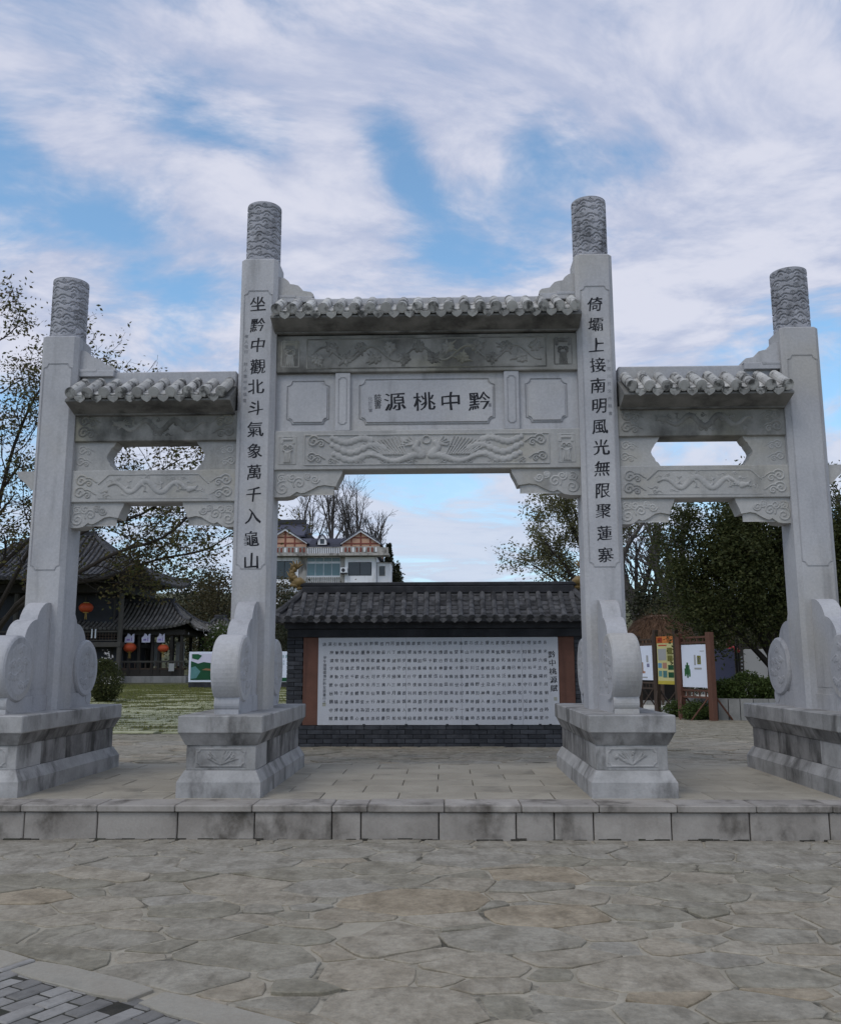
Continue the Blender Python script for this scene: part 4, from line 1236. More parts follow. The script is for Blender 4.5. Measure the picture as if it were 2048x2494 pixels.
# ---- side bays
def flourish(R, seed):
    """small cloud curls and flame strokes filling the ground of a carved panel"""
    rr = np.random.default_rng(seed)
    for k in range(16):
        x, z = rr.uniform(.36, R.w - .36), rr.uniform(.05, R.h - .06)
        if R.H[np.searchsorted(R.z, z) - 1, np.searchsorted(R.x, x) - 1] > .004: continue
        R.stroke(spiral(x, z, rr.uniform(.016, .03), 1.2, rr.uniform(0, 6), rr.choice([-1, 1])), .005, .010)
        t = np.linspace(0, 1, 7); L = rr.uniform(.05, .11) * rr.choice([-1, 1])
        R.stroke(np.c_[x + L * t, z + .012 * np.sin(t * 6 + k) - .01 * t], np.linspace(.007, .002, 7), .010)
def side_bay(x0, x1):
    w = x1 - x0
    b = beam('lintel_beam', x0, x1, 3.392, 3.765)
    R = Relief(w - .04, .33, .0068)
    for cx_, cz_, fl in ((.10, .23, 1), (.09, .09, 1)): cloud(R, cx_, cz_, .07, .015, fl)
    R.mirror()
    R.stroke([(.42, R.h - .03), (R.w - .42, R.h - .03)], .007, .014); R.stroke([(.30, .02), (R.w - .30, .02)], .006, .010)
    R.stroke([(.42, R.h - .03), (.30, R.h - .14)], .007, .014); R.stroke([(R.w - .42, R.h - .03), (R.w - .30, R.h - .14)], .007, .014)
    dragon(R, .42, R.w - .52, .155, .066, .028, .017, 2.6, .4)
    flourish(R, 61)
    carve(R, x0 + .02, 3.392 + .02, BY0, b)
    b = beam('upper_beam', x0, x1, 4.110, 4.465, mat='weathered_shaded_beam')
    R = Relief(w - .04, .31, .0068)
    for cx_, cz_, fl in ((.10, .22, 1), (.09, .085, 1)): cloud(R, cx_, cz_, .07, .015, fl)
    R.mirror()
    dragon(R, R.w - .36, .52, .16, .066, .028, .018, 2.9, 1.2)
    cloud(R, R.w * .5, .07, .04, .012, 1)
    flourish(R, 62)
    carve(R, x0 + .02, 4.110 + .02, BY0, b, 'weathered_shaded_beam')
    # pierced panel: two shaped halves
    zb, zt = 3.763, 4.112
    xm = (x0 + x1) / 2
    hw = 0.575
    for sgn in (-1, 1):
        xe = x0 if sgn < 0 else x1
        tip = xm + sgn * hw; inn = xm + sgn * (hw - .105)
        h = zt - zb
        prof = [(xe, zb), (inn, zb), (inn + sgn * .01, zb + .05 * h), (inn + sgn * .03, zb + .14 * h), (inn + sgn * .055, zb + .18 * h), (inn + sgn * .065, zb + .27 * h), (tip - sgn * .012, zb + .38 * h), (tip, zb + .48 * h),
                (tip - sgn * .012, zb + .58 * h), (inn + sgn * .065, zb + .70 * h), (inn + sgn * .055, zb + .78 * h), (inn + sgn * .03, zb + .83 * h), (inn + sgn * .01, zb + .93 * h), (inn, zt), (xe, zt)]
        mb = MB(); mb.prism(prof, 'y', BY0 + .04, BY1 - .04)
        if sgn < 0: mb.f = [tuple(reversed(q)) for q in mb.f]
        if sgn > 0: pass
        o = mb.build('pierced_panel', 'beam_stone', gate)
        R = Relief(abs(xe - tip) - .06, h - .03, .007)
        cloud(R, R.w * .3, R.h * .72, .055, .012, 1); cloud(R, R.w * .25, R.h * .3, .055, .012, 1)
        if sgn > 0: R.H = R.H[:, ::-1]
        V, F = R.mesh(min(xe, tip) + (.0 if sgn < 0 else .06), zb + .015, BY0 + .043); mobj('carving', V, F, 'beam_stone', o, smooth=True)
    bracket(x0, 0.62, 3.3935, 3.10, 1); bracket(x1, 0.62, 3.3935, 3.10, -1)
side_bay(OUT[0] + WC - .01, INN[0] - WC + .01)
side_bay(INN[1] + WC - .01, OUT[1] - WC + .01)
# beam ends projecting beyond the outer pillars
for cx, sgn in ((OUT[0], -1), (OUT[1], 1)):
    e = cx + sgn * (WC - .01)
    pts = [(e, 3.765), (e + sgn * .235, 3.765), (e + sgn * .215, 3.70), (e + sgn * .12, 3.62), (e + sgn * .06, 3.55), (e, 3.53)]
    mb = MB(); mb.prism(pts, 'y', BY0 + .02, BY1 - .02)
    if sgn > 0: mb.f = [tuple(reversed(q)) for q in mb.f]
    mb.build('beam_end', 'beam_stone', gate)

# ================================================================== SCREEN WALL
rw = np.random.default_rng(31)
SY = 14.50
GZ0 = 0.268
sw = empty('screen_wall', (-0.12, SY, GZ0), 'low dark brick screen wall with tiled roof and white inscribed panel', 'wall')
SX0, SX1 = -2.52, 2.28
core = MB().box(SX0 + .02, SX1 - .02, SY + .02, SY + .42, GZ0 - .02, 2.0).build('wall_core', 'screen_mortar', sw)
def bricks(x0, x1, y, z0, z1, ch, bl, parent, name='brick', depth=.05):
    src = {}
    z = z0; r = 0
    while z < z1 - 0.01:
        x = x0 - (bl / 2 if r % 2 else 0)
        while x < x1 - .005:
            a, b = max(x, x0) + .004, min(x + bl, x1) - .004
            if b - a > .02:
                key = round(b - a, 3)
                loc = ((a + b) / 2, y + rw.normal(0, .0022), z + .003)
                if key not in src:
                    L = b - a
                    m_ = MB().box(-L / 2, L / 2, 0, depth, 0, min(ch - .006, z1 - z - .004), b=.004)
                    src[key] = mobj(name, m_.v, m_.f, 'screen_brick', parent, loc=(0, 0, 0)); attach(src[key], parent, loc)
                else: clone(src[key], parent, loc)
            x += bl
        z += ch; r += 1
plinth = MB().box(SX0 - .01, SX1 + .01, SY - .035, SY + .3, GZ0 - .02, 0.60).build('plinth', 'screen_mortar', sw)
bricks(SX0 - .03, SX1 + .03, SY - .06, GZ0 + .0, 0.612, .0685, .255, plinth)
pier = MB().box(SX0 + .01, SX1 - .01, SY + .01, SY + .03, 0.6, 1.99).build('brick_pier', 'screen_mortar', sw)
bricks(SX0, -2.252, SY - .02, .613, 1.975, .066, .255, pier); bricks(2.025, SX1, SY - .02, .613, 1.975, .066, .255, pier)
for x0, x1 in ((-2.25, -2.012), (1.772, 2.023)):
    MB().box(x0, x1, SY - .045, SY + .05, 0.613, 1.976, b=.004).build('red_post', 'red_render', sw)
panel = MB().box(-2.010, 1.770, SY - .060, SY + .03, 0.616, 1.972, b=.003).build('white_panel', 'white_panel', sw)
for k in range(7):      # small clips along the foot of the panel
    x = (-1.28, -.62, .02, .48, 1.02, 1.46, 1.62)[k]
    MB().box(x - .02, x + .02, SY - .068, SY - .056, .605, .632).build('panel_clip', 'dark_plaster', sw)
for x in (-.62, .25, 1.2):
    MB().box(x - .0015, x + .0015, SY - .0612, SY - .05, 0.618, 1.97).build('panel_joint', 'faint_ink', panel)
tb = MB()
for r, txt in enumerate(ROWS):
    n = len(txt)
    z = 1.976 - ((1570, 1590.6, 1610.5, 1629.5, 1649.4, 1669.5, 1689.6, 1710, 1730, 1750)[r] - 1553) * .006385
    x0 = -1.915 if r == 0 else -1.80
    for k, ch in enumerate(txt):
        x = x0 + (1.565 - x0) * k / (n - 1)
        V, F = brush_char(ch, x + rw.normal(0, .003), z + rw.normal(0, .003) + (.02 if r == 0 else .006) * k / n, SY - .0618, .061 + rw.normal(0, .003), 1.0, .005, True, rw)
        tb.add(V, F)
tb.build('inscription', 'ink', panel, kind='stuff')
for k, ch in enumerate("黔中桃源賦"):
    V, F = brush_char(ch, 1.668 + .006 * k, 1.70 - k * .131, SY - .0618, .112, 1.05, .016, True, rw)
    mobj('title_character', V, F, 'ink', panel)
tb = MB()
for k, ch in enumerate("甲午端陽國博於黔友居書行之"):
    V, F = brush_char(ch, -1.905, 1.655 - k * .0575, SY - .0618, .055, 1.0, .003, False, rw); tb.add(V, F)
tb.build('signature', 'ink', panel, kind='stuff')
MB().box(-1.935, -1.88, SY - .0618, SY - .058, .905, .96).build('seal_mark', 'seal_ink', panel)
MB().box(1.685, 1.735, SY - .0618, SY - .058, .985, 1.04).build('seal_mark', 'seal_ink', panel)
# head bands
MB().box(SX0 + .02, SX1 - .02, SY - .10, SY + .50, 1.978, 2.108, b=.008).build('head_band', 'dark_plaster', sw)
MB().box(SX0 - .02, SX1 + .02, SY - .16, SY + .56, 2.110, 2.232, b=.012).build('head_band', 'dark_plaster', sw)

def tube_row(pts, r, k=8, half=True):
    return tube(pts, r, k)
def tiled_slope(parent, e0, e1, r0, r1, n, rad, segs, sag=0.0, mat='roof_tile_grey', lift=0.0, single=False, base_mat='dark_plaster', discs=True, tname='roof_tile', pan=True):
    """roof slope between eave e0-e1 and ridge r0-r1 covered by n rows of barrel tiles"""
    e0, e1, r0, r1 = map(lambda p: np.array(p, float), (e0, e1, r0, r1))
    def S(a, t):
        # a along, t from eave (0) to ridge (1)
        E = e0 + (e1 - e0) * a; Rg = r0 + (r1 - r0) * a
        p = E + (Rg - E) * t
        p[2] -= sag * math.sin(math.pi * t) * 1.0
        p[2] += lift * (abs(2 * a - 1) ** 4) * (1 - t) ** 2
        return p
    NA, NT = 24, 6
    mb = MB()
    for i in range(NA + 1):
        for j in range(NT + 1): mb.v.append(tuple(S(i / NA, j / NT)))
    for i in range(NA + 1):
        for j in range(NT + 1):
            p = S(i / NA, j / NT); mb.v.append((p[0], p[1], p[2] - .05))
    o_ = (NA + 1) * (NT + 1)
    for i in range(NA):
        for j in range(NT):
            q = i * (NT + 1) + j
            mb.f += [(q, q + NT + 1, q + NT + 2, q + 1), (o_ + q, o_ + q + 1, o_ + q + NT + 2, o_ + q + NT + 1)]
        q = i * (NT + 1); mb.f.append((q, o_ + q, o_ + q + NT + 1, q + NT + 1))
    bed = mb.build('roof_slope', base_mat, parent)
    W = np.linalg.norm(e1 - e0); ax = (e1 - e0) / W
    Wr = np.dot(r1 - e0, ax); Wr0 = np.dot(r0 - e0, ax)
    joined = MB()
    for i in range(n):
        x = W * (i + .5) / n
        # straight up the slope; hips cut the row short
        if x < Wr0 - 1e-6: tmax = x / Wr0
        elif x > Wr + 1e-6: tmax = (W - x) / (W - Wr)
        else: tmax = 1.0
        def Q(t):
            lo, hi = Wr0 * t, W + (Wr - W) * t
            a = (x - lo) / max(hi - lo, 1e-6)
            return S(min(max(a, 0), 1), t)
        if tmax < 0.06: continue
        for s_ in range(1 if single else segs):
            t0, t1 = (0, tmax) if single else (s_ / segs, min((s_ + 1) / segs + .015, tmax))
            if t1 - t0 < .03: continue
            pts = [Q(t0 + (t1 - t0) * u) + np.array([0, 0, rad * .25]) for u in (np.linspace(0, 1, 5) if single else (0, .5, 1))]
            v, f = tube(pts, np.linspace(rad * 1.06, rad * .94, len(pts)), 8)
            if single: joined.add(v, f)
            else: mobj(tname, v, f, mat, bed, smooth=False)
            if pan and not single and i < n - 1:
                for h_ in range(2):
                    u0 = t0 + (t1 - t0) * h_ / 2; u1 = t0 + (t1 - t0) * (h_ + 1) / 2
                    if u1 > min(tmax, 1): continue
                    off = ax * W / n / 2
                    a_, b_ = Q(u0) + off, Q(u1) + off
                    w_ = ax * (W / n / 2 - rad * .7); up_ = np.array([0, 0, .018])
                    v = [a_ - w_ + up_ * 1.4, a_ + w_ + up_ * 1.4, b_ + w_ + up_ * .3, b_ - w_ + up_ * .3, a_ - w_ - up_ * .2, a_ + w_ - up_ * .2, b_ + w_ - up_ * .2, b_ - w_ - up_ * .2]
                    mobj('pan_tile', v, [(0, 1, 2, 3), (4, 7, 6, 5), (0, 4, 5, 1), (1, 5, 6, 2), (2, 6, 7, 3), (3, 7, 4, 0)], mat, bed)
        if discs:
            p = Q(0); nrm = (Q(0) - Q(.08)); nrm /= np.linalg.norm(nrm)
            c = p + np.array([0, 0, rad * .25])
            v, f = tube([c + nrm * -.004, c + nrm * .018, c + nrm * .019, c + nrm * .014], [rad * 1.28, rad * 1.28, rad * .95, rad * .9], 12)
            if single: joined.add(v, f)
            else:
                mobj('tile_end', v, f, mat, bed)
                if i < n - 1:
                    d = p + ax * W / n / 2
                    w_ = W / n / 2 - rad * .55
                    prof = [(-w_, .02), (-w_ * .5, .004), (0, -.002), (w_ * .5, .004), (w_, .02), (w_ * .8, -.03), (w_ * .4, -.045), (0, -.065), (-w_ * .4, -.045), (-w_ * .8, -.03)]
                    fr = [d + ax * a + np.array([0, 0, b]) + nrm * .014 for a, b in prof]; bk = [d + ax * a + np.array([0, 0, b]) - nrm * .004 for a, b in prof]
                    m_ = len(prof)
                    mobj('drip_tile', fr + bk, [tuple(range(m_))] + [tuple(range(2 * m_ - 1, m_ - 1, -1))] + [(k, k + m_, (k + 1) % m_ + m_, (k + 1) % m_) for k in range(m_)], mat, bed)
    if joined.v: joined.build(tname + 's', mat, bed, kind='stuff')
    return bed
EX0, EX1 = -2.72, 2.48
RX0, RX1 = -2.30, 2.06
YE, YR, ZE, ZR = 14.13, 14.70, 2.255, 2.715
tiled_slope(sw, (EX0, YE, ZE), (EX1, YE, ZE), (RX0, YR, ZR), (RX1, YR, ZR), 29, .046, 3, sag=.03)
tiled_slope(sw, (EX1, 2 * YR - YE, ZE), (EX0, 2 * YR - YE, ZE), (RX1, YR, ZR), (RX0, YR, ZR), 29, .046, 1, sag=.03, single=True)
tiled_slope(sw, (EX0, 2 * YR - YE, ZE), (EX0, YE, ZE), (RX0, YR + .01, ZR), (RX0, YR - .01, ZR), 6, .046, 1, sag=.03, single=True)
tiled_slope(sw, (EX1, YE, ZE), (EX1, 2 * YR - YE, ZE), (RX1, YR - .01, ZR), (RX1, YR + .01, ZR), 6, .046, 1, sag=.03, single=True)
MB().box(EX0 + .05, EX1 - .05, YE + .06, 2 * YR - YE - .06, 2.20, 2.262).build('eave_soffit', 'dark_plaster', sw)
MB().box(RX0 - .02, RX1 + .02, YR - .075, YR + .075, ZR - .03, 2.80, b=.01).build('ridge', 'dark_plaster', sw)
MB().box(RX0 - .06, RX1 + .06, YR - .055, YR + .055, 2.802, 2.868, b=.015).build('ridge_cap', 'dark_plaster', sw)
for sx in (-1, 1):
    for sy in (-1, 1):
        a = np.array([RX0 if sx < 0 else RX1, YR, ZR + .02]); b = np.array([EX0 if sx < 0 else EX1, YR + sy * (YR - YE), ZE + .04])
        pts = [a + (b - a) * t + np.array([0, 0, -.03 * math.sin(math.pi * t)]) for t in np.linspace(0, 1, 8)]
        MB().tube(pts, [.055] * 7 + [.04], 8).build('hip_ridge', 'roof_tile_grey', sw)
# glazed dragon ornaments at the ridge ends
def ridge_beast(x, sgn, label):
    o = empty('ridge_beast', (x, YR, 2.74), label, 'ornament', 'glazed beasts at the ends of the screen wall ridge')
    mb = MB()
    t = np.linspace(0, 1, 22)
    body = np.c_[x + sgn * (-.10 + .20 * t - .26 * np.sin(t * 2.4) * t), np.full(22, YR), 2.80 + .30 * t ** .8]
    mb.tube(body, .075 * (1 - .45 * t) * (1 + .12 * np.sin(t * 34)), 8)
    mb.build('body', 'gold_glaze', o, smooth=True)
    hb = MB()
    hd = np.array([x - sgn * .10, YR, 2.83])
    hb.tube([hd + np.array([-sgn * .02, 0, .04]), hd + np.array([sgn * .10, 0, .05]), hd + np.array([sgn * .17, 0, .02])], [.075, .085, .045], 8)
    hb.tube([hd + np.array([sgn * .05, 0, -.04]), hd + np.array([sgn * .17, 0, -.05])], [.05, .025], 6)
    for k in range(4):
        hb.tube([hd + np.array([-sgn * .02, .05 * (k % 2 * 2 - 1), .08]), hd + np.array([-sgn * (.05 + .03 * k), .07 * (k % 2 * 2 - 1), .17 + .02 * k])], [.026, .006], 5)
    hb.build('head', 'gold_glaze', o, smooth=True)
    fb = MB()
    for k in range(9):
        a = 0.3 + k * .3; p = body[min(21, 3 + 2 * k)]
        fb.tube([p, p + np.array([-sgn * .10 * math.cos(a * .7) - sgn * .03, rw.normal(0, .03), .07 + .03 * math.sin(a * 3)])], [.03, .008], 5)
    tl = body[-1]
    for k in range(5):
        a = -.9 + k * .5
        fb.tube([tl, tl + np.array([sgn * .13 * math.sin(a), rw.normal(0, .02), .12 * math.cos(a) + .02])], [.03, .01], 5)
    fb.build('mane', 'gold_glaze', o, smooth=True)
ridge_beast(-2.36, 1, 'gold glazed beast on the ridge end beside the half-timbered white house')
ridge_beast(2.14, -1, 'gold glazed beast on the ridge end beside the pale-leaved tree')

# ================================================================== TREES
def tree_mesh(base, trunk_pts, rad, rng, levels, leafspec, leaf_mat, bark, name, label, cat='tree', group=None, extra=None):
    """trunk_pts: list of main limb polylines (absolute). levels: list of dicts(n, len, ang, up, wander)"""
    root = empty(name, base, label, cat, group)
    tubes = MB(); tips = []
    def wander(p, d, L, n, w, up):
        pts = [np.array(p)]; d = np.array(d, float)
        for i in range(n):
            d = d + rng.normal(0, w, 3) + np.array([0, 0, up]); d /= np.linalg.norm(d)
            pts.append(pts[-1] + d * L / n)
        return np.array(pts)
    def rec(pts, r0, r1, lev):
        n = len(pts)
        tubes.tube(pts, np.linspace(r0, r1, n), 8 if lev == 0 else (5 if lev == 1 else 3), cap=lev == 0)
        if lev >= len(levels):
            tips.append(pts); return
        S = levels[lev]
        seg = np.linalg.norm(np.diff(pts, axis=0), axis=1); cum = np.r_[0, np.cumsum(seg)]
        for k in range(S['n']):
            u = S.get('from', .25) + (1 - S.get('from', .25)) * (k + rng.uniform(0, 1)) / S['n']
            i = min(np.searchsorted(cum, u * cum[-1]) - 1, n - 2); i = max(i, 0)
            p = pts[i] + (pts[i + 1] - pts[i]) * ((u * cum[-1] - cum[i]) / (seg[i] + 1e-9))
            d = pts[i + 1] - pts[i]; d /= np.linalg.norm(d)
            a = rng.normal(0, 1, 3); a -= d * (a @ d); a /= np.linalg.norm(a) + 1e-9
            if 'bias' in S: a = a + np.array(S['bias']); a -= d * (a @ d); a /= np.linalg.norm(a) + 1e-9
            ang = math.radians(S['ang'] * rng.uniform(.7, 1.25))
            dd = d * math.cos(ang) + a * math.sin(ang)
            L = S['len'] * rng.uniform(.6, 1.25) * (1.15 - .55 * u if lev == 0 else 1)
            rr = (r0 + (r1 - r0) * u) * S.get('rr', .5)
            rec(wander(p, dd, L, S.get('seg', 6), S['wander'], S['up']), rr, max(rr * .3, S.get('rmin', .003)), lev + 1)
        if lev == len(levels) - 1: tips.append(pts[n // 2:])
    for tp, (ra, rb) in zip(trunk_pts, rad):
        rec(np.array(tp, float), ra, rb, 0)
    tubes.build('trunk', bark, root)
    if leafspec:
        n, size, jit, clump = leafspec
        T = [tips[i] for i in rng.integers(0, len(tips), n // clump + 1)]
        C = np.array([p[rng.integers(len(p) // 3, len(p))] for p in T]) + rng.normal(0, jit, (len(T), 3))
        C = np.repeat(C, clump, 0)[:n]; C = C + rng.normal(0, size * 1.1, C.shape)
        v, f = leaves(C, size, rng)
        mobj('crown', v, f, leaf_mat, root, loc=(0, 0, 0))
        if extra:
            n2, s2, m2, j2 = extra
            idx = rng.integers(0, len(C), n2)
            v, f = leaves(C[idx] + rng.normal(0, j2, (n2, 3)), s2, rng); mobj('crown', v, f, m2, root, loc=(0, 0, 0))
    return root, tips
def leaves(C, size, rng, droop=0.0, asp=.5):
    n = len(C)
    d = rng.normal(0, 1, (n, 3)); d[:, 2] = d[:, 2] * .7 - droop; d /= np.linalg.norm(d, axis=1)[:, None]
    s = np.cross(d, rng.normal(0, 1, (n, 3))); s /= np.linalg.norm(s, axis=1)[:, None] + 1e-9
    nn = np.cross(d, s)
    L = size * rng.uniform(.6, 1.3, (n, 1)); W = L * asp
    a = C; m_ = C + d * L * .5 + nn * L * .08
    v = np.stack([a, m_ + s * W * .5, C + d * L, m_ - s * W * .5], 1).reshape(-1, 3)
    return v, np.arange(4 * n).reshape(-1, 4)
rt_ = np.random.default_rng(101)
def bez(pts, n=12):
    pts = np.array(pts, float); t = np.linspace(0, 1, len(pts)); u = np.linspace(0, 1, n)
    out = np.c_[[np.interp(u, t, pts[:, k]) for k in range(3)]].T
    for _ in range(2): out[1:-1] = .5 * out[1:-1] + .25 * (out[:-2] + out[2:])
    return out
# left tree with young leaves, spreading behind the left bay
b0 = (-9.3, 18.2, float(gz(-9.3, 18.2)))
limbs = [bez([b0, (-9.2, 18.1, 2.0), (-9.0, 17.6, 4.2), (-9.4, 17.2, 6.6), (-9.0, 17.0, 8.6)]),
         bez([(-9.2, 18.1, 1.9), (-8.2, 17.4, 3.05), (-7.3, 17.2, 3.1), (-6.2, 16.8, 3.75), (-5.2, 16.6, 3.8), (-4.5, 16.2, 4.5), (-3.9, 16.0, 4.7)], 16),
         bez([(-9.1, 18.0, 2.4), (-8.0, 17.2, 3.9), (-6.9, 16.6, 5.1), (-5.8, 16.2, 6.3)]),
         bez([(-9.2, 17.8, 3.2), (-8.1, 17.6, 4.2), (-6.6, 17.3, 4.7), (-5.2, 17.4, 5.6)]),
         bez([(-9.2, 18.0, 2.2), (-8.0, 18.2, 3.2), (-7.0, 18.3, 3.25), (-5.9, 18.4, 3.75), (-4.9, 18.2, 3.8), (-4.2, 18.2, 4.3)], 16), bez([(-8.2, 17.4, 3.0), (-7.0, 17.0, 4.2), (-6.0, 17.2, 4.3), (-5.0, 17.0, 5.0), (-4.2, 17, 5.2)], 14),
         bez([(-9.0, 17.6, 4.2), (-8.6, 17.3, 5.8), (-8.0, 17.0, 7.0), (-7.4, 16.9, 7.4)]),
         bez([(-9.2, 18.0, 2.6), (-10.2, 17.6, 4.4), (-10.6, 17.3, 6.6), (-10.4, 17.0, 8.2)]),
         bez([(-9.2, 18.0, 2.2), (-10.6, 17.2, 3.4), (-11.8, 16.6, 4.4), (-12.6, 16.4, 5.6)])]
tree_mesh(b0, limbs, [(.15, .03), (.055, .012), (.05, .012), (.045, .012), (.045, .012), (.04, .01), (.045, .01), (.06, .012), (.05, .012)], rt_,
          [dict(n=12, len=1.35, ang=48, up=.09, wander=.2, seg=6, rr=.42, rmin=.007), dict(n=7, len=.75, ang=45, up=.05, wander=.22, seg=4, rr=.5, rmin=.005), dict(n=3, len=.30, ang=45, up=.05, wander=.2, seg=3, rr=.6, rmin=.003)],
          (21000, .085, .04, 8), 'leaf_young', 'bark', 'young_leaved_tree', 'spreading tree with sparse olive young leaves behind the archway, beside the dark pavilion')

# dense evergreen tree on the right
b0 = (8.05, 22.3, 0.62)
limbs = [bez([b0, (8.0, 22.3, 1.3), (7.7, 22.2, 2.2), (7.3, 22.1, 3.6), (7.0, 22.0, 5.2)]),
         bez([(8.05, 22.3, 1.2), (7.4, 22.1, 1.9), (6.6, 21.9, 2.6), (5.9, 21.9, 3.4)]),
         bez([(8.03, 22.3, 1.3), (8.6, 22.2, 2.4), (9.0, 22.2, 3.4), (9.2, 22.1, 4.6)]),
         bez([(7.9, 22.3, 1.6), (7.2, 22.5, 3.0), (6.3, 22.5, 4.2), (6.0, 22.4, 4.8)]),
         bez([(8.0, 22.3, 1.5), (8.2, 22.6, 3.0), (8.2, 22.6, 4.4), (8.1, 22.5, 5.5)]),
         bez([(8.0, 22.3, 1.4), (8.9, 22.6, 2.0), (9.6, 22.6, 2.6), (10.2, 22.6, 3.2)]), bez([(8.0, 22.3, 1.5), (8.5, 21.8, 2.6), (8.8, 21.7, 3.6), (8.7, 21.6, 5.0)]), bez([(7.6, 22.2, 2.4), (7.4, 21.6, 3.0), (7.2, 21.5, 3.8), (7.3, 21.5, 4.8)])]
tree_mesh(b0, limbs, [(.17, .04), (.09, .02), (.09, .02), (.07, .02), (.08, .02), (.07, .02), (.07, .02), (.06, .02)], rt_,
          [dict(n=9, len=1.0, ang=50, up=.08, wander=.16, seg=5, rr=.45, rmin=.006), dict(n=7, len=.62, ang=48, up=.08, wander=.2, seg=4, rr=.5, rmin=.004)],
          (90000, .085, .22, 7), 'leaf_evergreen', 'bark', 'evergreen_tree', 'dense dark evergreen tree growing from the planter behind the notice boards')
# pale tree behind the right end of the screen wall
b0 = (7.2, 46.0, float(gz(7.2, 46)))
limbs = [bez([b0, (7.2, 46, 3.0), (7.4, 46, 5.2), (7.2, 46, 7.4), (6.6, 46, 9.6)]), bez([(7.2, 46, 3.0), (6.6, 46, 4.6), (5.6, 46, 5.8), (4.4, 46.2, 6.6)]),
         bez([(7.3, 46, 4.2), (6.3, 45.8, 6.2), (5.4, 45.6, 7.2), (4.6, 45.4, 8.2)]), bez([(7.4, 46, 5.0), (8.4, 46, 7.0), (9.0, 46, 9.2)]), bez([(7.3, 46, 5.8), (6.9, 46.2, 7.8), (6.2, 46.4, 9.4), (5.8, 46, 10)])]
tree_mesh(b0, limbs, [(.24, .05), (.12, .03), (.12, .03), (.12, .03), (.1, .02)], rt_,
          [dict(n=9, len=1.9, ang=45, up=.08, wander=.14, seg=5, rr=.45, rmin=.012), dict(n=6, len=1.0, ang=45, up=.06, wander=.2, seg=4, rr=.5, rmin=.009)],
          (13000, .16, .14, 7), 'leaf_pale', 'bark', 'pale_leaved_tree', 'airy tree with pale green leaf clusters behind the screen wall')
# bare winter trees on the ridge behind the house
def bare(x, y, z, h, s, label):
    rng = np.random.default_rng(s)
    b0 = (x, y, z)
    limbs = [bez([b0, (x + rng.normal(0, .2), y, z + h * .35), (x + rng.normal(0, .4), y, z + h * .7), (x + rng.normal(0, .7), y, z + h)])]
    for k in range(5):
        d = rng.uniform(-1, 1); st = rng.uniform(.25, .5)
        limbs.append(bez([(x, y, z + h * st), (x + d * h * .12, y, z + h * (st + .2)), (x + d * h * .24, y + rng.normal(0, .8), z + h * rng.uniform(.75, .98))]))
    tree_mesh(b0, limbs, [(.30, .06)] + [(.16, .04)] * 5, rng, [dict(n=8, len=h * .2, ang=38, up=.10, wander=.12, seg=5, rr=.45, rmin=.03), dict(n=6, len=h * .11, ang=38, up=.08, wander=.16, seg=4, rr=.5, rmin=.022)],
              None, None, 'bark_grey', 'bare_tree', label, group='bare trees behind the house')
HZ = 10.0
bare(-15.0, 118, HZ + 2.0, 14.5, 1, 'leafless tree behind the white house, rising over the higher slate roof')
bare(-11.6, 120, HZ + 2.0, 13.2, 2, 'leafless tree behind the white house, rising beside the half-timbered gable of its right end')
bare(-18.3, 121, HZ + 2.0, 13.0, 3, 'leafless tree behind the higher slate roof at the inscribed pillar')
bare(-9.0, 122, HZ + 2.0, 9.5, 4, 'short leafless tree rising over the gable at the house end')
bare(-13.2, 125, HZ + 1.5, 11.5, 8, 'slender leafless tree between the two gables of the white house')

def wood_mass(name, label, cx, cy, z0, rx, ry, h, n, size, mat, seed, cat='trees', trunks=0, group=None):
    """a tree: leaf clumps through an uneven crown, with a trunk"""
    rng = np.random.default_rng(seed)
    root = empty(name, (cx, cy, z0), label, cat, group)
    k = 60
    a = rng.uniform(0, 2 * np.pi, k); rr_ = np.sqrt(rng.uniform(0, 1, k)); u = rng.uniform(.12, 1, k)
    prof = np.sin(np.pi * np.clip(u * .85 + .12, 0, 1)) ** .6
    cc = np.c_[cx + rx * rr_ * np.cos(a) * prof, cy + ry * rr_ * np.sin(a) * prof, z0 + h * u]
    idx = rng.integers(0, k, n)
    C = cc[idx] + rng.normal(0, 1, (n, 3)) * np.array([rx, ry, h * .6]) * .14
    C[:, 2] = np.maximum(C[:, 2], z0 + .1)
    v, f = leaves(C, size, rng, asp=.6); mobj('crown', v, f, mat, root, loc=(0, 0, 0))
    mb = MB()
    mb.tube(bez([(cx, cy, z0 - .3), (cx + rng.normal(0, .1), cy, z0 + h * .4), (cx + rng.normal(0, .3), cy, z0 + h * .85)]), np.linspace(h * .022, h * .006, 12), 7)
    for j in range(14):
        p = cc[rng.integers(0, k)]
        mb.tube([(cx, cy, max(z0, z0 + (p[2] - z0) * .45)), (p + np.array([cx, cy, p[2]])) / 2, p], [h * .008, h * .005, h * .002], 4)
    mb.build('trunk', 'bark', root)
    return root
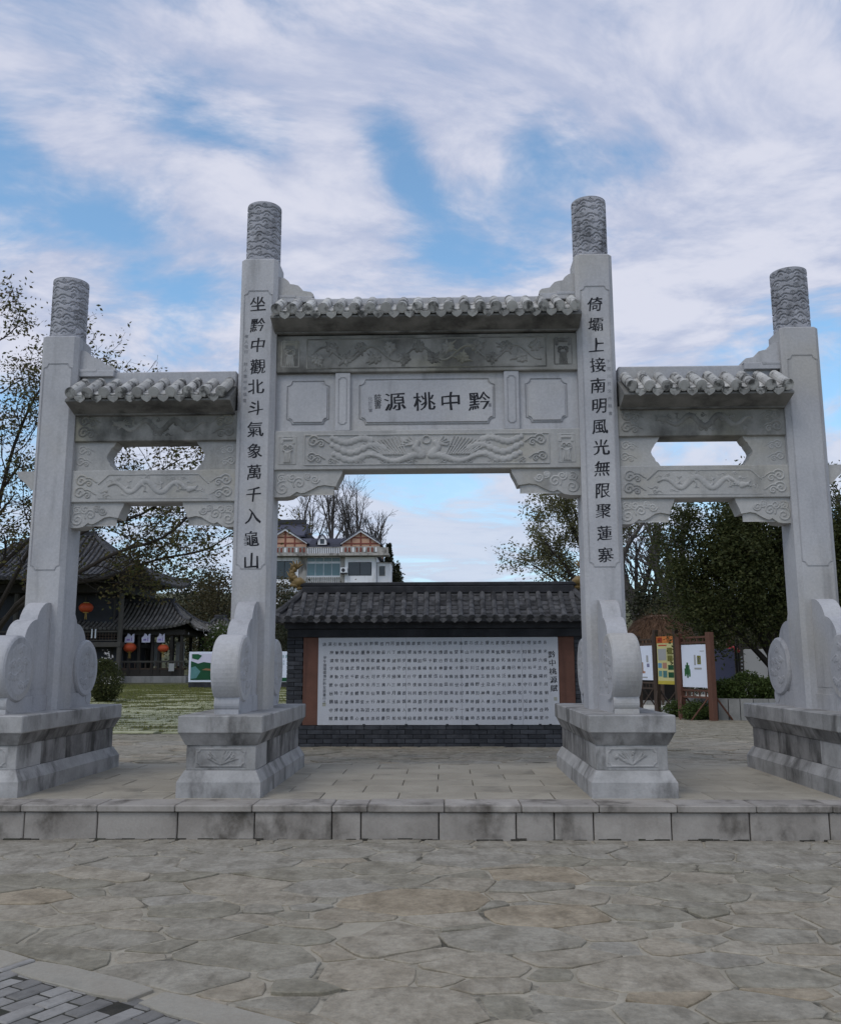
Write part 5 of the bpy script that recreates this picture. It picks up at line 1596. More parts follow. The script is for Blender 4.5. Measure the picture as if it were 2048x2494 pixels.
# woods on the right, behind the boards
for i, (x, y, rx, h, sz, n, mat, lab) in enumerate([
        (9.4, 40, 2.4, 4.3, .16, 9000, 'leaf_wood', 'dark tree behind the thatched hut, beside the inscribed pillar'),
        (12.5, 44, 3.0, 4.6, .17, 9000, 'leaf_wood', 'dark broad tree behind the evergreen tree'),
        (17.5, 46, 3.6, 6.8, .18, 9000, 'leaf_wood', 'dark rounded tree behind the grey notice board'),
        (13.3, 37, 1.7, 8.2, .12, 5200, 'leaf_brown', 'tall feathery olive tree rising over the evergreen tree'),
        (12.0, 38, 1.1, 7.4, .11, 1700, 'leaf_pale', 'thin light green sapling top between the bare trunks and the evergreen tree'),
        (15.0, 36, 1.8, 8.0, .12, 5200, 'leaf_brown', 'olive feathery tree rising behind the evergreen beside the outer pillar'),
        (22.5, 42, 3.2, 9.5, .17, 9000, 'leaf_evergreen', 'tall green tree beyond the outer pillar of the archway'),
        (8.0, 33.5, 1.5, 3.1, .10, 5000, 'leaf_brown', 'grey brown thicket growing behind the thatched hut')]):
    wood_mass('background_tree', lab, x, y, float(gz(x, y)), rx, rx * .8, h, n, sz, mat, 200 + i, cat='tree', group='trees behind the notice boards')
# near tree just outside on the right
wood_mass('background_tree', 'leafy green tree close behind the outer pillar beside the planter', 11.2, 19.5, .25, 1.9, 1.6, 6.2, 9000, .1, 'leaf_shrub', 231, cat='tree')
bare(10.6, 42, .3, 8.2, 12, 'leafless dark tree standing behind the dark wood beside the inscribed pillar')
bare(9.2, 43, .3, 8.4, 13, 'leaning leafless tree beside the inscribed pillar behind the dark wood')
bare(18.5, 40, .3, 8.6, 14, 'leafless tree behind the evergreen beside the outer pillar')
# conifer at the end of the house
def conifer(x, y, z, h, r, seed, label):
    rng = np.random.default_rng(seed); n = 9000
    root = empty('conifer', (x, y, z), label, 'tree')
    u = rng.uniform(0, 1, n) ** 1.3; a = rng.uniform(0, 6.28, n); q = np.sqrt(rng.uniform(.1, 1, n)) * r * (1 - u) ** .8 * (.75 + .25 * np.sin(u * 40 + a * 2))
    C = np.c_[x + q * np.cos(a), y + q * np.sin(a), z + .4 + u * (h - .4)]
    v, f = leaves(C, .34, rng, droop=.4, asp=.45); mobj('crown', v, f, 'leaf_wood', root, loc=(0, 0, 0))
    MB().tube([(x, y, z - .5), (x, y, z + h * .95)], [.28, .03], 7).build('trunk', 'bark', root)
conifer(-6.6, 106, 8.2, 7.4, 1.5, 3, 'dark conifer standing against the end of the white house')
wood_mass('background_shrub', 'dark creeper bush at the foot of the white house annex', -5.6, 104, 8.2, .9, .9, 4.4, 3500, .25, 'leaf_wood', 301, cat='shrub')
# greenery left, below the house and beside the pavilions
for i, (x, y, rx, h, sz, n, mat, lab) in enumerate([
        (-12.0, 62, 2.8, 5.2, .2, 7000, 'leaf_brown', 'olive brown tree behind the small pavilion'),
        (-9.0, 58, 3.0, 4.6, .2, 8000, 'leaf_wood', 'dark bushy tree between the small pavilion and the screen wall'),
        (-16.2, 60, 3.0, 6.0, .2, 8000, 'leaf_wood', 'dark tree rising behind the big pavilion'),
        (-9.9, 42, 1.5, 2.5, .11, 6000, 'leaf_shrub', 'bright shrub behind the billboard next to the small pavilion'),
        (-7.2, 44, 2.0, 3.0, .12, 7000, 'leaf_wood', 'dark green shrub behind the printed billboard'),
        (-6.0, 50, 2.4, 4.2, .15, 7000, 'leaf_wood', 'dark hedge tree beside the tiled end of the screen wall'),
        (-13.6, 54, 2.6, 5.4, .17, 6000, 'leaf_brown', 'brownish tree rising over the small pavilion roof'),
        (-22.0, 50, 4.0, 8.5, .2, 9000, 'leaf_wood', 'big dark tree behind the pavilion beside the outer pillar'),
        (-18.0, 26, 2.6, 5.6, .12, 11000, 'leaf_wood', 'dark shrubby tree in front of the big pavilion')]):
    wood_mass('background_tree', lab, x, y, float(gz(x, y)), rx, rx * .8, h, n, sz, mat, 330 + i, cat='tree', group='trees around the pavilions')
# blossoms on the shrub behind the billboard
v, f = leaves(np.c_[np.random.default_rng(4).normal(-9.8, .9, 160), np.random.default_rng(5).normal(40.8, .3, 160), np.random.default_rng(6).uniform(1.6, 3.4, 160)], .13, np.random.default_rng(7))
mobj('blossoms', v, f, 'leaf_blossom', None, loc=(0, 0, 0))
tag(bpy.data.objects['blossoms'], 'white blossoms on the shrub behind the billboard', 'flowers', kind='stuff')

# round bush by the left pedestal
def bush(x, y, z, r, h, n, size, mat, seed, label, cat='bush', white=0):
    rng = np.random.default_rng(seed)
    root = empty('bush', (x, y, z), label, cat)
    u = rng.uniform(0, 1, n); a = rng.uniform(0, 6.28, n); q = rng.uniform(.2, 1, n) ** .5
    prof = np.sin(np.pi * np.clip(u * .86 + .1, 0, 1)) ** .7 * (1 + .15 * np.sin(a * 3 + u * 9))
    C = np.c_[x + r * q * prof * np.cos(a), y + r * q * prof * np.sin(a), z + .05 + h * u] + rng.normal(0, .04, (n, 3))
    C[:, 2] = np.maximum(C[:, 2], z + .03)
    v, f = leaves(C, size, rng); mobj('crown', v, f, mat, root, loc=(0, 0, 0))
    mb = MB()
    for k in range(7):
        aa = k * .9; mb.tube([(x, y, z - .05), (x + .4 * r * math.cos(aa), y + .4 * r * math.sin(aa), z + h * .5), (x + .6 * r * math.cos(aa), y + .6 * r * math.sin(aa), z + h * .85)], [.02, .012, .005], 5)
    mb.build('stem', 'bark', root)
    if white:
        p = np.array([(x + .05, y - .1, z + h + .28), (x + .12, y, z + h + .1), (x - .05, y, z + h + .05)])
        v, f = leaves(np.repeat(p, 12, 0) + rng.normal(0, .05, (36, 3)), .09, rng); mobj('flower', v, f, 'leaf_blossom', root, loc=(0, 0, 0))
        MB().tube([(x, y, z + h * .6), tuple(p[0])], [.008, .004], 4).build('flower_stalk', 'bark', root)
bush(-9.9, 26.5, float(gz(-9.9, 26.5)), .52, 1.15, 7000, .06, 'leaf_evergreen', 41, 'dark rounded bush on the lawn next to the carved drum stone', white=1)

# ================================================================== HALF-TIMBERED HOUSE ON THE HILL
hy = 100.0
hs = empty('hillside_house', (-13, hy, 8.3), 'white house with slate roof and two orange half-timbered gables on the hill', 'house')
GB = 7.6
MB().box(-21.6, -7.6, hy + .3, hy + 9, GB, 13.45).build('wall', 'house_white', hs)
MB().box(-16.25, -15.42, hy + .05, hy + .4, GB, 13.40).build('pilaster', 'house_aged', hs)
MB().box(-11.6, -11.12, hy + .05, hy + .4, GB, 13.40).build('pilaster', 'house_aged', hs)
MB().box(-11.10, -7.70, hy - .12, hy + .4, GB, 13.36).build('bay_wall', 'house_white', hs)
MB().box(-21.6, -16.28, hy - .12, hy + .4, GB, 13.36).build('bay_wall', 'house_white', hs)
def window(x0, x1, z0, z1, y, glass, nx=2, nz=1, parent=hs, fr='white_metal', t=.07):
    o = MB().box(x0, x1, y + .02, y + .10, z0, z1).build('window', fr, parent)
    w = (x1 - x0 - t * (nx + 1)) / nx; h = (z1 - z0 - t * (nz + 1)) / nz
    for i in range(nx):
        for j in range(nz):
            MB().box(x0 + t + i * (w + t), x0 + t + i * (w + t) + w, y - .015, y + .03, z0 + t + j * (h + t), z0 + t + j * (h + t) + h).build('pane', glass, o)
    return o
window(-21.0, -16.75, 10.92, 12.95, hy - .16, 'glass_dark', 4, 1, fr='dark_wall')
window(-10.72, -8.12, 11.28, 12.78, hy - .16, 'glass_dark', 2, 1, fr='dark_wall')
window(-15.40, -11.64, 11.28, 12.75, hy + .24, 'glass_teal', 4, 1)
window(-15.40, -11.64, 12.86, 13.38, hy + .24, 'glass_teal', 4, 1)
for k in range(16):
    MB().box(-15.3 + k * .235, -15.22 + k * .235, hy + .05, hy + .13, 10.55, 11.15).build('baluster', 'house_aged', hs)
MB().box(-15.42, -11.6, hy + .02, hy + .16, 11.15, 11.24).build('balcony_rail', 'white_metal', hs)
# terrace balcony above
MB().box(-21.7, -6.15, hy - 1.2, hy + .6, 13.42, 13.66).build('balcony_slab', 'house_aged', hs)
for x0, x1 in ((-21.6, -15.3), (-11.55, -7.2)):
    MB().box(x0, x1, hy - 1.15, hy - 1.03, 13.66, 14.42).build('parapet', 'house_aged', hs)
    n = int((x1 - x0) / .42)
    for k in range(n): MB().box(x0 + .1 + k * .42, x0 + .3 + k * .42, hy - 1.19, hy - 1.16, 13.80, 14.30).build('parapet_panel', 'house_redwood' if k % 3 else 'house_white', hs)
for k in range(18): MB().box(-15.2 + k * .205, -15.1 + k * .205, hy - 1.12, hy - 1.04, 13.66, 14.28).build('baluster', 'house_white', hs)
MB().box(-15.3, -11.55, hy - 1.14, hy - 1.02, 14.28, 14.38).build('balcony_rail', 'house_aged', hs)
MB().box(-7.2, -6.2, hy - 1.15, hy - 1.03, 13.66, 14.3).build('parapet', 'house_aged', hs)
MB().box(-21.6, -7.3, hy + .8, hy + 8, 13.5, 14.9).build('upper_wall', 'dark_wall', hs)
def gable(xa, xb, zb, xp, zp):
    y = hy + .2
    mb = MB(); mb.prism([(xa + .15, 13.7), (xb - .15, 13.7), (xb - .15, zb), (xp, zp - .15), (xa + .15, zb)], 'y', y, y + 6); g = mb.build('gable', 'house_peach', hs)
    for (x0, z0, x1, z1, w) in [(xp, 13.7, xp, zp - .3, .16), (xa + .3, zb - .05, xb - .3, zb - .05, .14), (xa + .9, zb + .62, xb - .9, zb + .62, .12), (xp - 1.05, 13.7, xp - 1.05, zb + .62, .14), (xp + 1.05, 13.7, xp + 1.05, zb + .62, .14)]:
        b = MB()
        if x0 == x1: b.box(x0 - w / 2, x0 + w / 2, y - .06, y + .02, z0, z1)
        else: b.box(x0, x1, y - .055, y + .02, z0 - w / 2, z0 + w / 2)
        b.build('timber', 'house_redwood', g)
    for s, xe in ((-1, xa), (1, xb)):
        b = MB(); b.prism([(xe, zb + .0), (xp, zp), (xp, zp - .22), (xe, zb - .2)][::s], 'y', y - .35, y - .2); b.build('bargeboard', 'house_white', g)
        b = MB(); b.prism([(xe + s * .1, zb - .03), (xp, zp + .14), (xp, zp + .01), (xe + s * .1, zb - .14)][::s], 'y', y - .45, y + 6.5); b.build('roof_plane', 'house_slate', g)
gable(-11.62, -7.13, 14.95, -9.38, 16.40); gable(-20.4, -15.36, 15.05, -17.86, 16.62)
b = MB(); b.prism([(hy + .6, 14.75), (hy + 4.0, 16.05), (hy + 7.5, 14.75), (hy + 7.5, 14.6), (hy + .6, 14.6)], 'x', -21.6, -8.5); b.build('roof', 'house_slate', hs)
for zz_ in np.linspace(14.85, 15.95, 6):
    yy_ = hy + .6 + (zz_ - 14.75) / 1.3 * 3.4
    MB().box(-15.4, -11.5, yy_ - .05, yy_ + .05, zz_ - .02, zz_ + .035).build('slate_course', 'house_slate', hs)
b = MB(); b.prism([(-14.25, 14.85), (-13.25, 14.85), (-13.25, 15.45), (-13.75, 15.95), (-14.25, 15.45)], 'y', hy + .45, hy + 3); d_ = b.build('dormer', 'house_white', hs)
MB().box(-13.98, -13.52, hy + .42, hy + .47, 14.95, 15.5).build('dormer_window', 'glass_dark', d_)
for s in (-1, 1):
    b = MB(); b.prism([(-13.75 + s * .75, 15.15), (-13.75, 16.15), (-13.75, 16.0), (-13.75 + s * .7, 15.0)][::s], 'y', hy + .35, hy + 3); b.build('dormer_roof', 'house_slate', d_)
# annex and air conditioner
MB().box(-7.55, -6.02, hy + .6, hy + 6, GB, 12.72).build('annex_wall', 'house_white', hs)
MB().box(-7.65, -5.92, hy + .5, hy + 6.1, 12.72, 12.82).build('annex_roof', 'house_aged', hs)
window(-7.36, -6.66, 11.28, 12.42, hy + .55, 'glass_dark', 1, 1, fr='house_aged')
ac = empty('air_conditioner', (-11.1, hy - .3, 11.5), 'white air conditioner outdoor unit on the house wall', 'air conditioner')
MB().box(-11.55, -10.78, hy - .62, hy - .14, 11.55, 12.15, b=.03).build('casing', 'white_metal', ac)
MB().tube([(-11.22, hy - .64, 11.85), (-11.22, hy - .60, 11.85)], [.21, .21], 16).build('fan_grille', 'dark_wall', ac)
MB().box(-11.55, -10.78, hy - .62, hy - .12, 11.44, 11.50).build('shelf', 'dark_wall', ac)
# higher building behind
h2 = empty('upper_house', (-20, hy + 14, 10), 'dark slate roofed building behind the white house', 'house')
MB().box(-25, -17.0, hy + 13, hy + 20, 10, 17.9).build('wall', 'dark_wall', h2)
b = MB(); b.prism([(hy + 11.8, 17.6), (hy + 15.5, 19.6), (hy + 20.5, 17.6), (hy + 20.5, 17.4), (hy + 11.8, 17.4)], 'x', -25.4, -17.6); b.build('roof', 'house_slate', h2)
MB().box(-25.4, -17.9, hy + 15.2, hy + 15.8, 19.5, 20.1).build('ridge', 'dark_wall', h2)
# lower white storey at the left of the screen wall roof
lw = empty('lower_house', (-16, 82, 5.0), 'white walled lower storey with ledges below the hillside house', 'house')
MB().box(-18.3, -13.4, 82, 88, 5.0, 8.7).build('wall', 'house_white', lw)
MB().box(-18.5, -13.1, 81.5, 88, 8.7, 8.95).build('ledge', 'house_white', lw)
MB().box(-18.5, -13.3, 81.7, 88, 7.9, 8.05).build('ledge', 'house_aged', lw)

# ================================================================== PAVILIONS ON THE LEFT
def hip_roof(parent, x0, x1, y0, y1, ze, zr, ridge_in, rad, sp, lift, sag, tiles='roof_tile_old'):
    ym = (y0 + y1) / 2; rx0, rx1 = x0 + ridge_in, x1 - ridge_in
    kw = dict(sag=sag, lift=lift, single=True, base_mat='dark_timber', mat=tiles)
    tiled_slope(parent, (x0, y0, ze), (x1, y0, ze), (rx0, ym, zr), (rx1, ym, zr), int((x1 - x0) / sp), rad, 1, **kw)
    tiled_slope(parent, (x1, y1, ze), (x0, y1, ze), (rx1, ym, zr), (rx0, ym, zr), int((x1 - x0) / sp), rad, 1, **kw)
    tiled_slope(parent, (x1, y0, ze), (x1, y1, ze), (rx1, ym - .02, zr), (rx1, ym + .02, zr), int((y1 - y0) / sp), rad, 1, **kw)
    tiled_slope(parent, (x0, y1, ze), (x0, y0, ze), (rx0, ym + .02, zr), (rx0, ym - .02, zr), int((y1 - y0) / sp), rad, 1, **kw)
    MB().box(rx0 - .1, rx1 + .1, ym - .09, ym + .09, zr - .05, zr + .22, b=.03).build('ridge', 'dark_plaster', parent)
    for x, rx in ((x0, rx0), (x1, rx1)):
        for y in (y0, y1):
            a = np.array([rx, ym, zr + .06]); b = np.array([x, y, ze + lift + .06])
            t = np.linspace(0, 1, 12)
            pts = np.array([a + (b - a) * u for u in t]); pts[:, 2] += -sag * np.sin(np.pi * t) - lift * (t - t ** 4) * .8
            tip = b + (b - a) / np.linalg.norm(b - a) * .22 + np.array([0, 0, .2])
            MB().tube(np.vstack([pts, tip]), [.085] * 11 + [.07, .025], 7).build('hip_ridge', 'roof_tile_grey', parent)

def lantern(x, y, z, r, label, hang):
    o = empty('red_lantern', (x, y, z - r), label, 'lantern', 'red lanterns hanging from the pavilions')
    n = 18; mb = MB(); rings = []
    for u in np.linspace(-.86, .86, 9):
        rr = r * math.sqrt(max(0, 1 - u * u)) * 1.12
        rings.append([(x + rr * math.cos(a) * (1 + .03 * (k % 2)), y + rr * math.sin(a) * (1 + .03 * (k % 2)), z + u * r * .86) for k, a in enumerate(np.linspace(0, 6.2832, n, endpoint=False))])
    ring(rings, mb); mb.build('lantern_body', 'lantern_red', o, smooth=True)
    MB().cyl((x, y, z + .70 * r), (x, y, z + .86 * r), .45 * r, k=12).build('lantern_cap', 'lantern_gold', o)
    MB().cyl((x, y, z - .86 * r), (x, y, z - .70 * r), .45 * r, k=12).build('lantern_cap', 'lantern_gold', o)
    MB().tube([(x, y, z + .8 * r), (x, y, hang)], [.008, .008], 4).build('cord', 'dark_timber', o)
    mb = MB()
    for k in range(6): mb.tube([(x + .03 * math.cos(k), y + .03 * math.sin(k), z - .85 * r), (x + .05 * math.cos(k), y + .05 * math.sin(k), z - 1.9 * r)], [.008, .005], 4)
    mb.build('tassel', 'lantern_gold', o)

gp = float(gz(-16, 40))
bp = empty('big_pavilion', (-17.5, 41, gp), 'dark two-storey timber pavilion with upturned tiled eaves on the lawn edge', 'pavilion')
hip_roof(bp, -22.6, -12.7, 37.6, 45.0, 5.18, 7.5, 3.6, .075, .24, .50, .28, 'roof_tile_grey')  # darker tiles: the shadow over this roof is put into its colour
MB().box(-21.6, -14.1, 39.6, 43.8, 4.7, 5.12, b=.03).build('eave_beam', 'dark_timber', bp)
for x in (-21.4, -19.0, -16.6, -14.3):
    for y in (39.75, 43.6):
        MB().cyl((x, y, gp - .1), (x, y, 5.1), .11, k=10).build('post', 'grey_timber', bp)
        MB().cyl((x, y, gp - .1), (x, y, gp + .22), .19, .15, k=12).build('post_base', 'concrete_grey', bp)
MB().box(-21.4, -14.35, 40.4, 43.4, gp, 2.45).build('ground_wall', 'dark_wall', bp)
MB().box(-21.5, -14.2, 39.62, 43.7, 2.33, 2.55, b=.02).build('floor_beam', 'grey_timber', bp)
MB().box(-21.3, -14.95, 40.6, 43.4, 2.55, 4.7).build('upper_wall', 'dark_wall', bp)
for x0, x1 in ((-19.0, -16.75), (-16.2, -14.95)):
    MB().box(x0, x1, 40.52, 40.6, 3.06, 4.22, b=.01).build('wall_panel', 'dark_wall', bp)
    MB().box(x0 - .06, x0, 40.5, 40.62, 2.6, 4.6).build('panel_post', 'grey_timber', bp)
MB().box(-14.93, -14.86, 40.5, 40.62, 2.6, 4.6).build('panel_post', 'grey_timber', bp)
# lattice railing of the upper floor
for x0, x1 in ((-21.3, -19.1), (-18.9, -16.7), (-16.5, -14.4)):
    rl = MB().box(x0, x1, 39.70, 39.78, 2.98, 3.05).build('railing', 'grey_timber', bp)
    MB().box(x0, x1, 39.71, 39.77, 2.60, 2.65).build('rail', 'grey_timber', rl)
    n = int((x1 - x0) / .13)
    for k in range(n + 1):
        x = x0 + (x1 - x0) * k / n
        MB().box(x - .012, x + .012, 39.72, 39.76, 2.65, 2.98).build('lattice_bar', 'old_timber', rl)
    for z in (2.74, 2.86): MB().box(x0, x1, 39.725, 39.755, z - .012, z + .012).build('lattice_bar', 'old_timber', rl)
for k in (0, 1): MB().box(-15.55 + .16 * k, -15.50 + .16 * k, 39.66, 39.70, 2.72, 3.12).build('white_tag', 'white_metal', bp)
MB().box(-14.7, -14.05, 39.2, 39.6, gp - .05, gp + .30, b=.03).build('step_stone', 'pale_concrete', bp)
lantern(-15.78, 39.5, 4.05, .27, 'red lantern hanging under the big pavilion eave beside the outer pillar', 5.1)

gs = float(gz(-12.5, 41))
sp_ = empty('small_pavilion', (-12.8, 42, gs), 'low dark gallery pavilion with grey tiled hip roof, banners and benches', 'pavilion')
hip_roof(sp_, -17.5, -11.25, 39.9, 44.1, 3.14, 4.42, 1.45, .06, .19, .32, .14)
MB().box(-17.2, -11.6, 40.3, 43.7, 2.86, 3.12, b=.02).build('eave_beam', 'dark_timber', sp_)
for x in (-16.4, -15.6, -14.85, -14.1, -13.65, -13.05, -12.75, -12.2, -11.75):
    for y in (40.45, 43.5):
        MB().box(x - .06, x + .06, y - .06, y + .06, gs, 2.9).build('post', 'dark_timber', sp_)
MB().box(-17.3, -11.4, 40.1, 43.9, gs - .2, gs + .26, b=.02).build('plinth', 'concrete_grey', sp_)
MB().box(-17.2, -11.6, 40.36, 40.44, 1.66, 1.74).build('bench_rail', 'grey_timber', sp_)
MB().box(-17.2, -11.6, 40.40, 40.80, 1.34, 1.42).build('bench_seat', 'old_timber', sp_)
MB().box(-17.2, -11.6, 40.42, 40.48, 1.05, 1.36).build('bench_panel', 'dark_timber', sp_)
for k in range(24): MB().box(-17.1 + k * .235, -17.06 + k * .235, 40.38, 40.42, 1.42, 1.66).build('bench_slat', 'old_timber', sp_)
MB().box(-17.2, -14.4, 43.4, 43.5, gs, 2.8).build('rear_screen', 'dark_wall', sp_)
for x0, x1 in ((-12.35, -11.95), (-13.35, -13.1)):
    MB().box(x0, x1, 41.6, 41.66, 1.5, 2.6).build('inner_panel', 'concrete_grey', sp_)
tb = MB().box(-12.22, -11.98, 40.2, 40.24, 1.28, 1.62).build('white_notice', 'board_grey', sp_)
sb = empty('end_pavilion', (-10.9, 44, gs), 'small dark tiled roof shelter at the end of the gallery pavilion', 'pavilion')
hip_roof(sb, -12.1, -9.9, 43.0, 45.6, 2.95, 3.75, .9, .055, .18, .25, .08)
for x in (-11.6, -10.4):
    for y in (43.4, 45.2): MB().box(x - .06, x + .06, y - .06, y + .06, gs - .1, 2.95).build('post', 'dark_timber', sb)
MB().box(-11.5, -10.5, 44.9, 45.0, gs, 2.2).build('back_wall', 'dark_wall', sb)
for k, (x, w) in enumerate(((-14.02, .42), (-13.28, .38), (-12.62, .34))):
    o = empty('hanging_banner', (x, 40.2, 2.5), ('white printed banner hanging above the red lantern next to the tall pavilion post', 'white printed banner hanging between the two red lanterns of the gallery', 'narrow white printed banner hanging above the lantern farther from the tall post')[k], 'banner', 'banners under the gallery eave')
    mb = MB()
    pr = [(-w / 2, 2.54), (w / 2, 2.54), (w / 2, 2.93), (w * .3, 2.90), (w * .18, 2.80), (w * .05, 2.90), (-w * .18, 2.94), (-w * .3, 2.82), (-w / 2, 2.76)]
    mb.prism([(x + a, b) for a, b in pr][::-1], 'y', 40.18, 40.195); mb.build('cloth', 'banner_white', o)
    MB().box(x - w * .3, x + w * .05, 40.172, 40.178, 2.62, 2.70).build('print', 'banner_print', o)
    MB().box(x + w * .18, x + w * .28, 40.172, 40.178, 2.60, 2.76).build('print', 'banner_print', o)
    MB().tube([(x, 40.19, 2.9), (x, 40.19, 3.16)], [.006, .006], 4).build('cord', 'dark_timber', o)
lantern(-14.0, 40.2, 2.32, .25, 'red lantern hanging in the gallery next to the tall pavilion post', 2.55)
lantern(-12.50, 40.2, 2.28, .21, 'red lantern hanging in the gallery under the narrow banner', 2.55)

# ================================================================== BILLBOARD ON THE LAWN EDGE
gb = float(gz(-8, 35))
bb = empty('billboard', (-7.9, 35, gb), 'long low billboard with green landscape picture on the lawn edge', 'billboard')
MB().box(-9.86, -5.2, 35.0, 35.08, .90, 2.05, b=.004).build('panel', 'board_white', bb)
MB().box(-9.86, -5.2, 35.02, 35.5, gb - .02, .88, b=.02).build('base_box', 'dark_plaster', bb)
def flat(parent, poly, y, mat, name):
    m_ = MB(); m_.prism(poly[::-1], 'y', y, y + .003); return m_.build(name, mat, parent)
flat(bb, [(-9.78, .98), (-7.0, .98), (-7.0, 1.98), (-9.78, 1.98)], 34.994, 'banner_white', 'picture_sky')
flat(bb, [(-9.78, .98), (-8.98, .98), (-8.98, 1.62), (-9.3, 1.66), (-9.5, 1.60), (-9.78, 1.70)], 34.990, 'board_green_deep', 'picture_hill')
flat(bb, [(-9.0, .98), (-7.0, .98), (-7.0, 1.5), (-8.2, 1.55), (-9.0, 1.60)], 34.990, 'board_green', 'picture_field')
flat(bb, [(-9.35, 1.36), (-8.4, 1.28), (-8.2, 1.33), (-9.2, 1.42)], 34.987, 'board_brown', 'picture_path')
flat(bb, [(-8.75, 1.05), (-8.3, 1.12), (-8.1, 1.2), (-8.8, 1.18)], 34.987, 'board_brown', 'picture_path')
flat(bb, [(-9.78, 1.02), (-9.55, 1.05), (-9.4, 1.3), (-9.6, 1.5), (-9.78, 1.45)], 34.987, 'board_teal', 'picture_lake')
flat(bb, [(-9.74, 1.80), (-9.5, 1.74), (-9.36, 1.90), (-9.5, 1.96), (-9.74, 1.96)], 34.987, 'board_green_deep', 'picture_tree')
flat(bb, [(-6.5, .92), (-5.25, .92), (-5.25, 1.06), (-6.5, 1.06)], 34.994, 'board_green_deep', 'green_strip')
tb = MB()
for k, ch in enumerate("田園"):
    V, F = brush_char(ch, -6.25 + k * .17, 1.86, 34.995, .13, 1, 0, False, rw); tb.add(V, F)
for (x, z) in ((-6.2, 1.68), (-6.2, 1.57), (-6.06, 1.68), (-6.06, 1.57), (-6.06, 1.46), (-5.95, 1.68)):
    V, F = brush_char("文", x, z, 34.995, .075, 1, 0, False, rw); tb.add(V, F)
tb.build('lettering', 'board_teal', bb, kind='stuff')

# ================================================================== NOTICE BOARDS ON THE RIGHT
G2 = 0.268
def frame_pt(a, b, u): return np.array(a) + (np.array(b) - np.array(a)) * u
def board(a, b, z0, z1, ptop, pbot, label, face, deco, timber='old_timber', pole=.055, rails=True):
    """a, b: ground positions of the two poles"""
    a = np.array(a); b = np.array(b); L = np.linalg.norm(b - a); ang = math.atan2(b[1] - a[1], b[0] - a[0])
    o = empty('notice_board', (a[0], a[1], G2), label, 'notice board', 'wooden notice boards by the planter')
    M = Matrix.Translation((a[0], a[1], 0)) @ Matrix.Rotation(ang, 4, 'Z')
    def bx(name, mat, x0, x1, y0, y1, zz0, zz1, bev=0.0, par=o):
        m_ = MB(); m_.box(x0, x1, y0, y1, zz0, zz1, b=bev, M=M); return m_.build(name, mat, par)
    for x in (0, L): bx('post', timber, x - pole, x + pole, -pole, pole, G2 - .03, ptop, .008)
    pn = bx('panel', face, pole + .02, L - pole - .02, -.02, .02, z0, z1, .003)
    if rails:
        for z in (z1 + .05, z1 + .17, z0 - .07, z0 - .22):
            bx('rail', timber, 0, L, -.022, .022, z - .022, z + .022)
        for k in range(1, 5):
            x = L * k / 5
            bx('spindle', timber, x - .012, x + .012, -.014, .014, z1 + .06, z1 + .16); bx('spindle', timber, x - .012, x + .012, -.014, .014, z0 - .21, z0 - .08)
    for s in (0, 1):
        x = 0 if s == 0 else L
        p = M @ Vector((x, 0, z0 - .1)); q = M @ Vector((x + (.35 if s == 0 else -.35), -.35, G2)); q2 = M @ Vector((x, .55, G2))
        MB().tube([p, q2], [.022, .022], 5).build('brace', timber, o)
        MB().tube([p, q], [.018, .018], 5).build('brace', timber, o)
    w = L - 2 * pole - .04
    for d in deco:
        kind_, u0, u1, v0, v1, mat = d
        m_ = MB(); m_.box(pole + .02 + u0 * w, pole + .02 + u1 * w, -.0245, -.019, z0 + v0 * (z1 - z0), z0 + v1 * (z1 - z0), M=M); m_.build(kind_, mat, pn)
    return o, M, pn, w
A = board((5.53, 21.8), (5.97, 20.83), 1.01, 1.98, 2.25, G2, 'notice board with plain white poster and green plant picture, reddish posts', 'board_white',
      [('plant_picture', .10, .16, .26, .44, 'board_green'), ('plant_picture', .14, .30, .30, .52, 'board_green'), ('plant_picture', .19, .25, .22, .58, 'board_green'), ('plant_picture', .27, .33, .25, .42, 'board_green'),
       ('lettering', .50, .56, .52, .76, 'board_grey'), ('lettering', .62, .76, .54, .74, 'board_olive'), ('lettering', .65, .72, .57, .70, 'board_white'), ('lettering', .50, .78, .42, .46, 'board_grey'),
       ('corner_mark', .74, .90, .84, .855, 'board_grey')], timber='brown_timber', pole=.07)
Bd = board((5.48, 24.0), (5.80, 23.2), 1.03, 2.24, 2.42, G2, 'notice board with yellow poster, orange header and rows of photographs', 'board_yellow',
      [('header', 0, 1, .86, 1, 'board_orange'), ('header', .05, .35, .87, .98, 'board_red'), ('header', .62, .85, .87, 1, 'board_gold'), ('lettering', .1, .6, .80, .825, 'board_red'),
       ('photo', .62, .92, .62, .76, 'board_olive'), ('photo', .62, .92, .48, .60, 'board_olive'), ('photo', .04, .26, .34, .44, 'board_blue'), ('photo', .32, .56, .33, .45, 'board_skin'), ('photo', .64, .96, .30, .40, 'board_green_deep'),
       ('photo', .06, .26, .16, .28, 'board_teal'), ('photo', .32, .56, .14, .28, 'board_teal'), ('photo', .64, .96, .14, .25, 'board_green_deep'), ('footer', 0, 1, 0, .07, 'board_gold'), ('text_block', .06, .56, .50, .74, 'board_grey')], rails=False)
Cd = board((5.445, 26.0), (5.72, 25.2), 1.10, 2.04, 2.32, G2, 'notice board with white poster and small brown tower picture', 'board_white',
      [('tower_picture', .16, .26, .22, .52, 'board_brown'), ('lettering', .52, .66, .52, .72, 'board_grey'), ('lettering', .55, .72, .38, .48, 'board_lilac'), ('lettering', .12, .55, .06, .10, 'board_grey'), ('picture', .1, .4, .2, .26, 'board_skin')])
